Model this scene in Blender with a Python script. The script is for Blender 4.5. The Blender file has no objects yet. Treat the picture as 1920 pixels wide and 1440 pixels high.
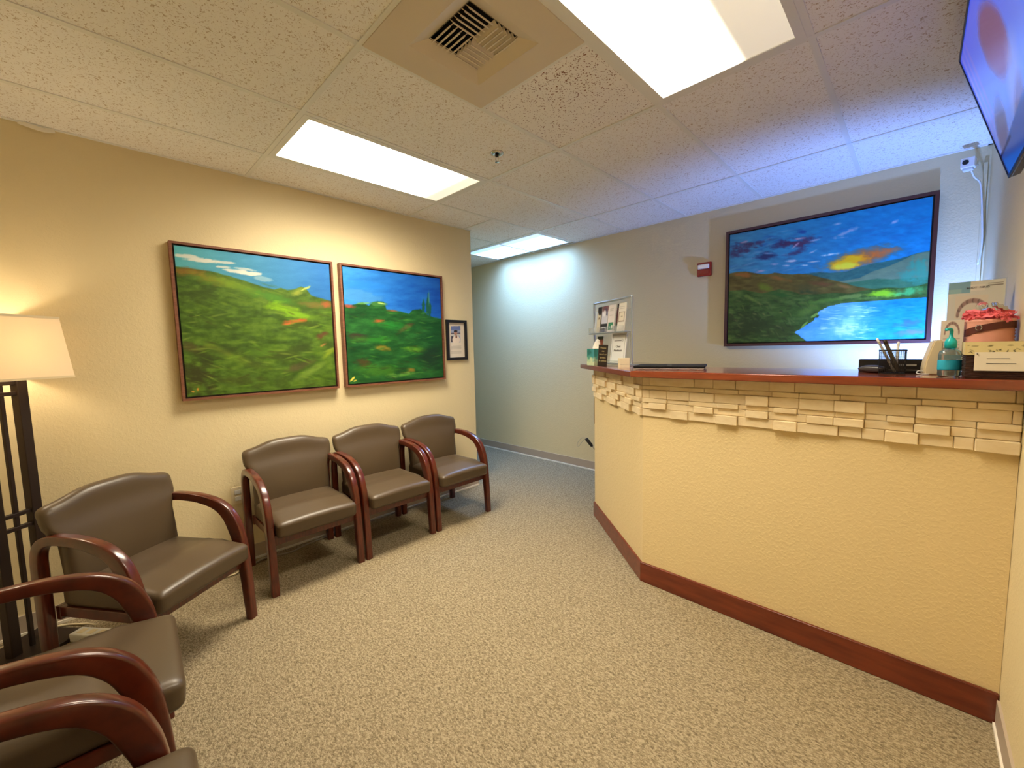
import bpy, bmesh, math, random
import numpy as np
from mathutils import Vector, Matrix, Euler
random.seed(7); rng = np.random.default_rng(11)
C = bpy.context.scene.collection
sc = bpy.context.scene

# ------------------------------------------------------------------ camera
cam_d = bpy.data.cameras.new('camera'); cam = bpy.data.objects.new('camera', cam_d); C.objects.link(cam)
cam_d.sensor_width = 36; cam_d.lens = 772.94/1920*36; cam_d.clip_start = .02
RT = Vector((0.71401688, 0.6997629, -0.0226227)); UP = Vector((-0.04452008, 0.07762633, 0.99598801))
FW = Vector((-0.69871157, 0.71014508, -0.08658001))
M = Matrix((RT, UP, -FW)).transposed().to_4x4(); M.translation = (0, 0, 1.4045)
cam.matrix_world = M
sc.camera = cam
# ------------------------------------------------------------------ world and exposure
w = bpy.data.worlds.new('world'); sc.world = w; w.use_nodes = True
w.node_tree.nodes['Background'].inputs[0].default_value = (.6, .62, .7, 1)
w.node_tree.nodes['Background'].inputs[1].default_value = .3
vs = sc.view_settings
vs.view_transform = 'Standard'; vs.look = 'None'; vs.gamma = 1; vs.use_curve_mapping = False
vs.exposure = 2.4
L_WARM = 10.8; L_COOL = 8.5; DESK_W = 25.0; BULB_W = 2.1

# ------------------------------------------------------------------ colours and materials
def s2l(c):
    return tuple((x/255/12.92 if x/255 <= .04045 else ((x/255+.055)/1.055)**2.4) for x in c)
def mat(name, rgb=None, rough=.5, lin=None, metal=0, spec=.5, bump=None, var=None, coat=0, trans=0, alpha=1,
        emit=None, estr=0, sss=0, randv=0):
    m = bpy.data.materials.new(name); m.use_nodes = True; nt = m.node_tree; N = nt.nodes; K = nt.links
    b = N['Principled BSDF']; col = tuple(lin) if lin else s2l(rgb); c4 = (*col, 1)
    b.inputs['Base Color'].default_value = c4; b.inputs['Roughness'].default_value = rough
    b.inputs['Metallic'].default_value = metal; b.inputs['Specular IOR Level'].default_value = spec
    b.inputs['Coat Weight'].default_value = coat; b.inputs['Coat Roughness'].default_value = .12
    b.inputs['Transmission Weight'].default_value = trans; b.inputs['Alpha'].default_value = alpha
    if emit: b.inputs['Emission Color'].default_value = (*emit, 1); b.inputs['Emission Strength'].default_value = estr
    tc = N.new('ShaderNodeTexCoord')
    if var:  # (scale, colour2, factor, stretch)
        mp = N.new('ShaderNodeMapping'); mp.inputs['Scale'].default_value = var[3]; K.new(tc.outputs['Object'], mp.inputs[0])
        n = N.new('ShaderNodeTexNoise'); n.inputs['Scale'].default_value = var[0]; n.inputs['Detail'].default_value = 6
        K.new(mp.outputs[0], n.inputs['Vector'])
        r = N.new('ShaderNodeValToRGB'); r.color_ramp.elements[0].position = .35; r.color_ramp.elements[1].position = .65
        K.new(n.outputs[0], r.inputs[0])
        mx = N.new('ShaderNodeMix'); mx.data_type = 'RGBA'; mx.inputs['A'].default_value = c4; mx.inputs['B'].default_value = (*s2l(var[1]), 1)
        ml = N.new('ShaderNodeMath'); ml.operation = 'MULTIPLY'; ml.inputs[1].default_value = var[2]
        K.new(r.outputs[0], ml.inputs[0]); K.new(ml.outputs[0], mx.inputs['Factor']); out = mx.outputs['Result']
        if randv:
            oi = N.new('ShaderNodeObjectInfo'); mr = N.new('ShaderNodeMapRange'); mr.inputs[3].default_value = 1-randv; mr.inputs[4].default_value = 1+randv
            K.new(oi.outputs['Random'], mr.inputs[0]); hs = N.new('ShaderNodeHueSaturation'); K.new(mr.outputs[0], hs.inputs['Value']); K.new(out, hs.inputs['Color']); out = hs.outputs[0]
        K.new(out, b.inputs['Base Color'])
    if bump:  # (scale, strength, distance, detail)
        n = N.new('ShaderNodeTexNoise'); n.inputs['Scale'].default_value = bump[0]; n.inputs['Detail'].default_value = bump[3]
        K.new(tc.outputs['Object'], n.inputs['Vector'])
        bp = N.new('ShaderNodeBump'); bp.inputs['Strength'].default_value = bump[1]; bp.inputs['Distance'].default_value = bump[2]
        K.new(n.outputs[0], bp.inputs['Height']); K.new(bp.outputs[0], b.inputs['Normal'])
    return m
def vcol_mat(name, rough=.5, emit=0, coat=0, bump=0, spec=.5):
    m = bpy.data.materials.new(name); m.use_nodes = True; nt = m.node_tree; b = nt.nodes['Principled BSDF']
    a = nt.nodes.new('ShaderNodeVertexColor'); a.layer_name = 'col'
    nt.links.new(a.outputs[0], b.inputs['Base Color']); b.inputs['Roughness'].default_value = rough; b.inputs['Coat Weight'].default_value = coat
    b.inputs['Specular IOR Level'].default_value = spec
    if emit: nt.links.new(a.outputs[0], b.inputs['Emission Color']); b.inputs['Emission Strength'].default_value = emit
    if bump:
        tc = nt.nodes.new('ShaderNodeTexCoord'); n = nt.nodes.new('ShaderNodeTexNoise'); n.inputs['Scale'].default_value = 90; n.inputs['Detail'].default_value = 5
        mp = nt.nodes.new('ShaderNodeMapping'); mp.inputs['Scale'].default_value = (1, 3, 1)
        bp = nt.nodes.new('ShaderNodeBump'); bp.inputs['Strength'].default_value = bump; bp.inputs['Distance'].default_value = .002
        nt.links.new(tc.outputs['Object'], mp.inputs[0]); nt.links.new(mp.outputs[0], n.inputs['Vector']); nt.links.new(n.outputs[0], bp.inputs['Height']); nt.links.new(bp.outputs[0], b.inputs['Normal'])
    return m

def wall_mat(name, lin):
    m = mat(name, lin=lin, rough=.62, spec=.3); nt = m.node_tree; N = nt.nodes; K = nt.links; b = N['Principled BSDF']
    tc = N.new('ShaderNodeTexCoord')
    n = N.new('ShaderNodeTexNoise'); n.inputs['Scale'].default_value = 72; n.inputs['Detail'].default_value = 4; n.inputs['Distortion'].default_value = .6
    n2 = N.new('ShaderNodeTexNoise'); n2.inputs['Scale'].default_value = 22; n2.inputs['Detail'].default_value = 3
    for q in (n, n2): K.new(tc.outputs['Object'], q.inputs['Vector'])
    r = N.new('ShaderNodeValToRGB'); r.color_ramp.elements[0].position = .47; r.color_ramp.elements[1].position = .60; K.new(n.outputs[0], r.inputs[0])
    ad = N.new('ShaderNodeMath'); ad.operation = 'MULTIPLY_ADD'; ad.inputs[1].default_value = .5; K.new(r.outputs[0], ad.inputs[0]); K.new(n2.outputs[0], ad.inputs[2])
    bp = N.new('ShaderNodeBump'); bp.inputs['Strength'].default_value = .27; bp.inputs['Distance'].default_value = .0032
    K.new(ad.outputs[0], bp.inputs['Height']); K.new(bp.outputs[0], b.inputs['Normal'])
    return m
M_WALL = wall_mat('textured_beige_paint', (.74, .625, .375))
M_COUNTER = wall_mat('textured_yellow_paint', (.78, .615, .33))

def carpet_mat():
    m = mat('loop_carpet', rgb=(150, 135, 105), rough=.95, spec=.1); nt = m.node_tree; N = nt.nodes; K = nt.links; b = N['Principled BSDF']
    tc = N.new('ShaderNodeTexCoord')
    mp = N.new('ShaderNodeMapping'); mp.inputs['Scale'].default_value = (1, 1.7, 1); K.new(tc.outputs['Object'], mp.inputs[0])
    v = N.new('ShaderNodeTexVoronoi'); v.inputs['Scale'].default_value = 165; v.inputs['Randomness'].default_value = .8; K.new(mp.outputs[0], v.inputs['Vector'])
    n = N.new('ShaderNodeTexNoise'); n.inputs['Scale'].default_value = 60; n.inputs['Detail'].default_value = 4; K.new(mp.outputs[0], n.inputs['Vector'])
    sx = N.new('ShaderNodeSeparateColor'); K.new(v.outputs['Color'], sx.inputs[0])
    ad = N.new('ShaderNodeMath'); ad.operation = 'MULTIPLY_ADD'; ad.inputs[1].default_value = .42; K.new(sx.outputs[0], ad.inputs[0]); K.new(n.outputs[0], ad.inputs[2])
    r = N.new('ShaderNodeValToRGB'); e = r.color_ramp.elements
    e[0].position = .42; e[0].color = (.150, .114, .066, 1); e[1].position = .92; e[1].color = (.39, .318, .205, 1)
    e2 = r.color_ramp.elements.new(.68); e2.color = (.262, .208, .125, 1)
    K.new(ad.outputs[0], r.inputs[0])
    K.new(r.outputs[0], b.inputs['Base Color'])
    iv = N.new('ShaderNodeMath'); iv.operation = 'SUBTRACT'; iv.inputs[0].default_value = 1; K.new(v.outputs['Distance'], iv.inputs[1])
    bp = N.new('ShaderNodeBump'); bp.inputs['Strength'].default_value = .6; bp.inputs['Distance'].default_value = .005
    K.new(iv.outputs[0], bp.inputs['Height']); K.new(bp.outputs[0], b.inputs['Normal'])
    return m
def tile_mat():
    m = mat('fissured_ceiling_tile', lin=(.87, .87, .85), rough=.9, spec=.1); nt = m.node_tree; N = nt.nodes; K = nt.links; b = N['Principled BSDF']
    tc = N.new('ShaderNodeTexCoord'); ge = N.new('ShaderNodeNewGeometry')
    n0 = N.new('ShaderNodeTexNoise'); n0.inputs['Scale'].default_value = 40; K.new(ge.outputs['Position'], n0.inputs['Vector'])
    n = N.new('ShaderNodeTexNoise'); n.inputs['Scale'].default_value = 105; n.inputs['Detail'].default_value = 1.5; n.inputs['Distortion'].default_value = 1.2
    K.new(ge.outputs['Position'], n.inputs['Vector'])
    r = N.new('ShaderNodeValToRGB'); r.color_ramp.elements[0].position = .345; r.color_ramp.elements[0].color = (.55, .46, .36, 1)
    r.color_ramp.elements[1].position = .40; r.color_ramp.elements[1].color = (.88, .87, .84, 1); K.new(n.outputs[0], r.inputs[0])
    K.new(r.outputs[0], b.inputs['Base Color'])
    bp = N.new('ShaderNodeBump'); bp.inputs['Strength'].default_value = .5; bp.inputs['Distance'].default_value = .003
    K.new(n.outputs[0], bp.inputs['Height']); K.new(bp.outputs[0], b.inputs['Normal'])
    return m
M_CARPET = carpet_mat(); M_TILE = tile_mat()
M_TILE_RUST = mat('ceiling_tile_with_rust_spots', lin=(.72, .655, .545), rough=.9, spec=.1)
def rust():
    nt = M_TILE_RUST.node_tree; N = nt.nodes; K = nt.links; b = N['Principled BSDF']; ge = N.new('ShaderNodeNewGeometry')
    n = N.new('ShaderNodeTexNoise'); n.inputs['Scale'].default_value = 135; n.inputs['Detail'].default_value = 1; K.new(ge.outputs['Position'], n.inputs['Vector'])
    d = N.new('ShaderNodeVectorMath'); d.operation = 'DISTANCE'; d.inputs[1].default_value = (-1.13, 1.52, 2.5635); K.new(ge.outputs['Position'], d.inputs[0])
    mr = N.new('ShaderNodeMapRange'); mr.inputs[1].default_value = 0; mr.inputs[2].default_value = .33; mr.inputs[3].default_value = .06; mr.inputs[4].default_value = 0; K.new(d.outputs['Value'], mr.inputs[0])
    sb = N.new('ShaderNodeMath'); sb.operation = 'SUBTRACT'; K.new(n.outputs[0], sb.inputs[0]); K.new(mr.outputs[0], sb.inputs[1])
    r = N.new('ShaderNodeValToRGB'); r.color_ramp.elements[0].position = .30; r.color_ramp.elements[0].color = (.24, .11, .07, 1)
    r.color_ramp.elements[1].position = .355; r.color_ramp.elements[1].color = (.87, .85, .81, 1); K.new(sb.outputs[0], r.inputs[0]); K.new(r.outputs[0], b.inputs['Base Color'])
rust()
M_GRID = mat('painted_ceiling_grid', lin=(.78, .78, .73), rough=.45)
M_VENTM = mat('vent_enamel', lin=(.68, .59, .44), rough=.5)
M_DARK = mat('duct_dark', rgb=(14, 10, 6), rough=.9)
M_BASE = mat('tan_vinyl_base', lin=(.44, .36, .28), rough=.55)
M_BASEW = mat('pale_base_toe', lin=(.85, .80, .68), rough=.5)
M_WOOD = mat('cherry_wood', lin=(.115, .017, .006), rough=.28, coat=.45, var=(14, (48, 10, 6), .7, (6, 1, 1)))
M_WOODC = mat('cherry_counter_wood', lin=(.25, .044, .011), rough=.2, coat=.9, var=(7, (100, 32, 12), .6, (1, 7, 7)))
M_WOODB = mat('cherry_base_wood', lin=(.20, .036, .012), rough=.3, coat=.35, var=(5, (84, 26, 12), .7, (1, 6, 6)))
M_WOODF = mat('brown_wood_frame', lin=(.22, .085, .045), rough=.45, var=(10, (90, 45, 30), .5, (1, 8, 1)))
M_LEATHER = mat('brown_vinyl_upholstery', lin=(.084, .056, .030), rough=.38, spec=.5, bump=(260, .12, .001, 2))
M_STONE = mat('split_face_travertine', lin=(.86, .71, .46), rough=.75, var=(16, (224, 198, 148), .55, (1, 1, 2.5)), bump=(60, .5, .003, 6), randv=.07)
M_BLACK = mat('satin_black', rgb=(20, 17, 17), rough=.4)
M_BRONZE = mat('dark_bronze_metal', rgb=(52, 40, 34), rough=.42, metal=.35)
M_WHITE = mat('white_plastic', rgb=(226, 226, 222), rough=.35)
M_IVORY = mat('ivory_plastic', rgb=(228, 214, 180), rough=.4)
M_CREAM = mat('cream_plastic', rgb=(222, 205, 165), rough=.45)
M_SILVER = mat('silver_tube', rgb=(190, 196, 200), rough=.3, metal=.75)
M_CHROME = mat('chrome', rgb=(200, 198, 190), rough=.15, metal=1)
M_CLEAR = mat('clear_acrylic', rgb=(235, 242, 245), rough=.05, trans=.9, alpha=.35)
M_PAPER = mat('paper', rgb=(226, 216, 196), rough=.8)
M_INK = mat('grey_ink', rgb=(95, 90, 88), rough=.8)
M_RED = mat('red_plastic', rgb=(150, 24, 14), rough=.35)
M_TEAL = mat('teal_plastic', rgb=(20, 185, 185), rough=.3)
M_GEL = mat('clear_gel_bottle', rgb=(205, 225, 220), rough=.05, trans=.85)
M_LABEL = mat('turquoise_label', rgb=(40, 170, 200), rough=.4)
M_WICKER = mat('dark_wicker', rgb=(64, 38, 28), rough=.5, var=(60, (30, 16, 12), .7, (1, 1, 3)))
M_PINKPOT = mat('ribbed_salmon_ceramic', rgb=(236, 166, 142), rough=.5)
M_PINK = mat('pink_tissue', rgb=(250, 118, 124), rough=.6)
M_TAG = mat('brown_leather_tag', rgb=(92, 38, 26), rough=.5)
M_GREYC = mat('grey_cable', rgb=(150, 142, 128), rough=.5)
M_BROCH = mat('brochure_dark', rgb=(60, 40, 40), rough=.4)
M_GOLDTXT = mat('gold_lettering', rgb=(205, 190, 130), rough=.5)
M_PAINT = vcol_mat('oil_paint', rough=.42, coat=0, bump=.35, spec=.35)
M_PRINT = vcol_mat('colour_print', rough=.5)
M_SCREEN = vcol_mat('lit_screen', rough=.12, emit=.14, spec=.6)

# ------------------------------------------------------------------ mesh helpers
def obj(name, bm, m, parent=None, loc=(0, 0, 0), rot=None, smooth=False):
    me = bpy.data.meshes.new(name)
    if isinstance(bm, tuple): me.from_pydata(bm[0], [], bm[1])
    else: bm.to_mesh(me); bm.free()
    me.validate()
    if m: me.materials.append(m)
    if smooth:
        for p in me.polygons: p.use_smooth = True
    o = bpy.data.objects.new(name, me); C.objects.link(o); o.location = loc
    if rot: o.rotation_euler = rot
    if parent: o.parent = parent
    return o
def thing(name, label, cat, loc=(0, 0, 0), rz=0, group=None, rot=None):
    o = bpy.data.objects.new(name, None); C.objects.link(o); o.location = loc; o.rotation_euler = rot or (0, 0, rz)
    o.empty_display_size = .1
    return tag(o, label, cat, group)
def tag(o, label, cat, group=None, kind=None):
    o['label'] = label; o['category'] = cat
    if group: o['group'] = group
    if kind: o['kind'] = kind
    return o
def struct(o): o['kind'] = 'structure'; return o
def add_box(bm, lo, hi, bev=0, seg=2, mtx=None):
    vs_ = [bm.verts.new((x, y, z)) for x in (lo[0], hi[0]) for y in (lo[1], hi[1]) for z in (lo[2], hi[2])]
    fs = [bm.faces.new([vs_[i] for i in f]) for f in ((0, 1, 3, 2), (4, 6, 7, 5), (0, 4, 5, 1), (2, 3, 7, 6), (0, 2, 6, 4), (1, 5, 7, 3))]
    if mtx is not None: bmesh.ops.transform(bm, matrix=mtx, verts=vs_)
    if bev:
        es = list({e for f in fs for e in f.edges})
        bmesh.ops.bevel(bm, geom=es, offset=bev, segments=seg, affect='EDGES', profile=.5)
    return bm
def box(name, lo, hi, m, parent=None, bev=0, seg=2, mtx=None, **k):
    bm = bmesh.new(); add_box(bm, lo, hi, bev, seg, mtx); return obj(name, bm, m, parent, **k)
def add_sweep(bm, path, prof, up=(1, 0, 0), closed=False, cap=True, scales=None):
    P = [Vector(p) for p in path]; n = len(P); rings = []; upv = Vector(up)
    for i, p in enumerate(P):
        a = P[(i-1) % n] if (closed or i > 0) else P[i]; b = P[(i+1) % n] if (closed or i < n-1) else P[i]
        t = (b-a).normalized(); s = upv - t*upv.dot(t)
        if s.length < 1e-4: s = Vector((0, 0, 1)) - t*t.z
        if s.length < 1e-4: s = Vector((0, 1, 0))
        s.normalize(); q = t.cross(s); k = scales[i] if scales else (1, 1)
        rings.append([bm.verts.new(p + s*u*k[0] + q*v*k[1]) for u, v in prof])
    m_ = len(prof)
    for i in range(n if closed else n-1):
        A, B = rings[i], rings[(i+1) % n]
        for j in range(m_): bm.faces.new((A[j], A[(j+1) % m_], B[(j+1) % m_], B[j]))
    if cap and not closed: bm.faces.new(rings[0][::-1]); bm.faces.new(rings[-1])
    bmesh.ops.recalc_face_normals(bm, faces=bm.faces[:])
    return bm
def circ(r, n=10): return [(r*math.cos(2*math.pi*i/n), r*math.sin(2*math.pi*i/n)) for i in range(n)]
def tube(name, path, r, m, parent=None, n=8, closed=False, **k):
    return obj(name, add_sweep(bmesh.new(), path, circ(r, n), closed=closed), m, parent, smooth=True, **k)
def catmull(pts, k=6):
    P = [np.array(p, float) for p in pts]; P = [2*P[0]-P[1]] + P + [2*P[-1]-P[-2]]; out = []
    for i in range(1, len(P)-2):
        for j in range(k):
            t = j/k; a, b, c, d = P[i-1:i+3]
            out.append(tuple(.5*((2*b)+(c-a)*t+(2*a-5*b+4*c-d)*t*t+(-a+3*b-3*c+d)*t**3)))
    out.append(tuple(P[-2])); return out
def lathe(name, prof, m, parent=None, n=24, sx=1, sy=1, **k):
    bm = bmesh.new(); rings = []
    for r, z in prof:
        rings.append([bm.verts.new((max(r, 1e-4)*math.cos(2*math.pi*i/n)*sx, max(r, 1e-4)*math.sin(2*math.pi*i/n)*sy, z)) for i in range(n)])
    for A, B in zip(rings, rings[1:]):
        for j in range(n): bm.faces.new((A[j], A[(j+1) % n], B[(j+1) % n], B[j]))
    bm.faces.new(rings[0][::-1]); bm.faces.new(rings[-1])
    return obj(name, bm, m, parent, smooth=True, **k)
def rrect(a, b, r, n=3):  # rounded rectangle half sizes a,b
    out = []
    for cx, cy, a0 in ((a-r, b-r, 0), (-a+r, b-r, 90), (-a+r, -b+r, 180), (a-r, -b+r, 270)):
        for i in range(n+1):
            t = math.radians(a0+90*i/n); out.append((cx+r*math.cos(t), cy+r*math.sin(t)))
    return out
def pillow(fn, n=26, mx=None, p=4.0, pv=None):
    """closed cushion: fn(u,v,s) -> point; s = signed thickness factor"""
    my = n; mx = mx or n; pv = pv or p; V = []; F = []; idx = {}
    for side in (1, -1):
        for i in range(mx+1):
            for j in range(my+1):
                edge = i in (0, mx) or j in (0, my)
                if side == -1 and edge: idx[(side, i, j)] = idx[(1, i, j)]; continue
                u = math.sin(math.pi/2*(2*i/mx-1)); v = math.sin(math.pi/2*(2*j/my-1))
                f = max(0, 1-abs(u)**p)**(1/p) * max(0, 1-abs(v)**pv)**(1/pv)
                idx[(side, i, j)] = len(V); V.append(tuple(fn(u, v, side*f)))
    for side in (1, -1):
        for i in range(mx):
            for j in range(my):
                q = [idx[(side, i, j)], idx[(side, i+1, j)], idx[(side, i+1, j+1)], idx[(side, i, j+1)]]
                F.append(q if side == 1 else q[::-1])
    return V, F
def text(name, s, size, m, parent, loc, rot, ext=.0004, align='CENTER'):
    cu = bpy.data.curves.new(name, 'FONT'); cu.body = s; cu.size = size; cu.align_x = align; cu.align_y = 'CENTER'; cu.extrude = ext; cu.resolution_u = 3
    t = bpy.data.objects.new('tmp', cu); C.objects.link(t)
    me = bpy.data.meshes.new_from_object(t.evaluated_get(bpy.context.evaluated_depsgraph_get())); bpy.data.objects.remove(t)
    me.materials.clear(); me.materials.append(m); o = bpy.data.objects.new(name, me); C.objects.link(o); o.parent = parent; o.location = loc; o.rotation_euler = rot
    return o

def rbox(h, rad, n=14, fn=None):
    """rounded box with half sizes h, corner radius rad, n cells per edge, deformed by fn"""
    bm = bmesh.new(); h = Vector(h); c = [-math.cos(math.pi*i/n)*.35+(2*i/n-1)*.65 for i in range(n+1)]
    for ax in range(3):
        for sg in (-1, 1):
            g = [[None]*(n+1) for _ in range(n+1)]
            for i in range(n+1):
                for j in range(n+1):
                    p = [0, 0, 0]; p[ax] = sg*h[ax]; p[(ax+1) % 3] = c[i]*h[(ax+1) % 3]; p[(ax+2) % 3] = c[j]*h[(ax+2) % 3]
                    q = Vector([max(-(h[k]-rad), min(h[k]-rad, p[k])) for k in range(3)]); d = Vector(p)-q
                    if d.length > 1e-9: d = d.normalized()*rad
                    v = q+d; g[i][j] = bm.verts.new(fn(*v) if fn else v)
            for i in range(n):
                for j in range(n):
                    f = (g[i][j], g[i+1][j], g[i+1][j+1], g[i][j+1]); bm.faces.new(f if sg > 0 else f[::-1])
    bmesh.ops.remove_doubles(bm, verts=bm.verts[:], dist=1e-5); bmesh.ops.recalc_face_normals(bm, faces=bm.faces[:])
    return bm

# ------------------------------------------------------------------ painted pictures (vertex colours on a fine grid)
def vnoise(X, Y, sx, sy, seed, octv=3):
    out = 0; amp = 1; tot = 0
    for o in range(octv):
        r = np.random.default_rng(seed+o); G = r.random((257, 257)); x = X/sx*2**o; y = Y/sy*2**o
        xi = np.floor(x).astype(int); yi = np.floor(y).astype(int); fx = x-xi; fy = y-yi; fx = fx*fx*(3-2*fx); fy = fy*fy*(3-2*fy)
        g = lambda a, b: G[a % 257, b % 257]
        out = out + amp*((g(xi, yi)*(1-fx)+g(xi+1, yi)*fx)*(1-fy)+(g(xi, yi+1)*(1-fx)+g(xi+1, yi+1)*fx)*fy); tot += amp; amp *= .55
    return out/tot
class Canvas:
    def __init__(s, nx, ny, tl=(0, 0), tr=(100, 0), br=(100, 100), bl=(0, 100)):
        s.nx, s.ny = nx, ny
        A = []; B = []
        for (u, v), (x, y) in zip(((0, 0), (1, 0), (1, 1), (0, 1)), (tl, tr, br, bl)):
            A.append([u, v, 1, 0, 0, 0, -u*x, -v*x]); B.append(x); A.append([0, 0, 0, u, v, 1, -u*y, -v*y]); B.append(y)
        h = np.linalg.solve(np.array(A, float), np.array(B, float))
        s.U, s.V = np.meshgrid(np.linspace(0, 1, nx), np.linspace(0, 1, ny)); U, V = s.U, s.V
        d = h[6]*U+h[7]*V+1; s.X = (h[0]*U+h[1]*V+h[2])/d; s.Y = (h[3]*U+h[4]*V+h[5])/d
        s.c = np.zeros((ny, nx, 3))
        s.n1 = vnoise(s.X, s.Y, 70, 22, 5, 4)-.5; s.n2 = vnoise(s.X, s.Y, 30, 30, 45, 4)-.5
    def mix(s, a, col): a = np.clip(a, 0, 1)[..., None]; s.c = s.c*(1-a)+np.asarray(col, float)*a
    def blob(s, x, y, rx, ry, col, a=1, ang=0, rag=.6, soft=.35):
        t = math.radians(ang); dx, dy = s.X-x, s.Y-y; p = (dx*math.cos(t)+dy*math.sin(t))/rx; q = (-dx*math.sin(t)+dy*math.cos(t))/ry
        d = np.sqrt(p*p+q*q)+rag*s.n1*1.5+rag*s.n2
        s.mix(a*np.clip((1-d)/soft, 0, 1), col)
    def below(s, pts, soft=4, rag=0):
        xs = [p[0] for p in pts]; ys = [p[1] for p in pts]; y = np.interp(s.X, xs, ys); return np.clip((s.Y-y+rag*s.n2*20)/soft+.5, 0, 1)
    def rect(s, x0, y0, x1, y1, col, a=1): s.mix(((s.X >= x0) & (s.X <= x1) & (s.Y >= y0) & (s.Y <= y1))*a, col)
    def strokes(s, n, area, L, W, cols, a=.5, ang=0, av=15, seed=1):
        r = np.random.default_rng(seed)
        for _ in range(n):
            x = r.uniform(area[0], area[2]); y = r.uniform(area[1], area[3]); c = cols[r.integers(len(cols))]
            s.blob(x, y, L*r.uniform(.5, 1.2), W*r.uniform(.5, 1.3), c, a*r.uniform(.5, 1), ang+r.uniform(-av, av), .5, .8)
    def build(s, name, w, h, m, parent, loc, rot, tint=(1, 1, 1)):
        """plane in local XY (u right, v down), facing +Z"""
        ny, nx = s.ny, s.nx
        co = np.zeros((ny*nx, 3), np.float32); co[:, 0] = (s.U.ravel()-.5)*w; co[:, 1] = (.5-s.V.ravel())*h
        i = np.arange((ny-1)*(nx-1)); r = i//(nx-1); c = i % (nx-1); a = r*nx+c
        F = np.stack([a+nx, a+nx+1, a+1, a], 1).astype(np.int32)
        me = bpy.data.meshes.new(name); me.vertices.add(len(co)); me.vertices.foreach_set('co', co.ravel())
        me.loops.add(F.size); me.loops.foreach_set('vertex_index', F.ravel()); me.polygons.add(len(F))
        me.polygons.foreach_set('loop_start', np.arange(0, F.size, 4, dtype=np.int32)); me.update(calc_edges=True); me.validate()
        cc = np.clip(s.c/255, 0, 1); cc = np.where(cc <= .04045, cc/12.92, ((cc+.055)/1.055)**2.4)*np.array(tint)
        at = me.color_attributes.new('col', 'FLOAT_COLOR', 'POINT'); buf = np.ones((len(co), 4), np.float32); buf[:, :3] = np.clip(cc, 0, .95).reshape(-1, 3)
        at.data.foreach_set('color', buf.ravel()); me.materials.append(m)
        o = bpy.data.objects.new(name, me); C.objects.link(o); o.parent = parent; o.location = loc; o.rotation_euler = rot
        return o

# ------------------------------------------------------------------ room
H = 2.5635; XL = -3.20; XR = .268; YB = 3.903; YN = -.66; YE = 2.712; XH = -6.2; T = .6096; GX = -2.7817; GY = 2.0267
struct(box('floor', (XH, YN-.1, -.05), (XR+.1, YB+.1, 0), M_CARPET))
struct(box('wall_left', (XL-.12, YN, 0), (XL, YE, H), M_WALL))
struct(box('wall_back', (XH, YB, 0), (XR+.1, YB+.12, H+.1), M_WALL))
struct(box('wall_right', (XR, YN-.1, 0), (XR+.12, YB, H+.1), M_WALL))
struct(box('wall_near', (XL-.12, YN-.12, 0), (XR, YN, H+.1), M_WALL))
struct(box('wall_hall_side', (XH, YE-.12, 0), (XL-.12, YE, H), M_WALL))
struct(box('wall_hall_end', (XH-.12, YE-.12, 0), (XH, YB, H), M_WALL))
# base boards: tan strip with a pale toe
def baseb(name, p0, p1, nrm):
    p0 = Vector(p0); p1 = Vector(p1); n = Vector(nrm)*.008; n2 = Vector(nrm)*.014
    def strip(z0, z1, nn, m, nm, par=None):
        bm = bmesh.new(); a, b = p0, p1
        lo = (min(a.x, b.x, a.x+nn.x, b.x+nn.x), min(a.y, b.y, a.y+nn.y, b.y+nn.y), z0); hi = (max(a.x, b.x, a.x+nn.x, b.x+nn.x), max(a.y, b.y, a.y+nn.y, b.y+nn.y), z1)
        add_box(bm, lo, hi); return obj(nm, bm, m, par)
    o = struct(strip(.012, .102, n, M_BASE, name)); strip(0, .014, n2, M_BASEW, 'toe_strip', o)
baseb('baseboard_left', (XL, YN, 0), (XL, YE, 0), (1, 0, 0))
baseb('baseboard_back', (XH, YB, 0), (XR, YB, 0), (0, -1, 0))
baseb('baseboard_right', (XR, YN, 0), (XR, 2.19, 0), (-1, 0, 0))
baseb('baseboard_near', (XL, YN, 0), (XR, YN, 0), (0, 1, 0))
baseb('baseboard_end', (XL-.1, YE, 0), (XL+.01, YE, 0), (0, 1, 0))
struct(box('trim_1', (.238, YB-.016, 1.2), (.256, YB, H-.1), M_WALL, bev=.003))   # cable raceway by the corner

# ceiling: slab above, T bars, tiles
ceil = struct(box('ceiling', (XH-.1, YN-.1, H+.06), (XR+.1, YB+.1, H+.1), M_TILE))
gx = lambda a: GX+a*T
gy = lambda b: GY+b*T
BW = .012
def bar(lo, hi): return box('grid_bar', lo, hi, M_GRID, ceil)
for a in range(-5, 5): bar((gx(a)-BW, YN, H), (gx(a)+BW, YB, H+.004))
for b in (-4, -2, 0, 2): bar((XL if b < 1 else XH, gy(b)-BW, H-.0005), (XR, gy(b)+BW, H+.004))
bar((gx(2), gy(-1)-BW, H-.0005), (gx(3), gy(-1)+BW, H+.004))
bar((XL, gy(1)-BW, H-.0005), (gx(0), gy(1)+BW, H+.004))
bar((XH, YB-.02, H-.001), (XR, YB, H+.005)); bar((XL, YN, H-.001), (XL+.018, YE, H+.005)); bar((XR-.018, YN, H-.001), (XR, YB, H+.005)); bar((XL, YN, H-.001), (XR, YN+.02, H+.005))
skip = {(0, -2, 0), (3, -2, 0)}
cols = [XH]+[gx(a) for a in range(-5, 5)]+[XR]
rows = [YN, gy(-4), gy(-2), gy(0), gy(2), YB]
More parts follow.
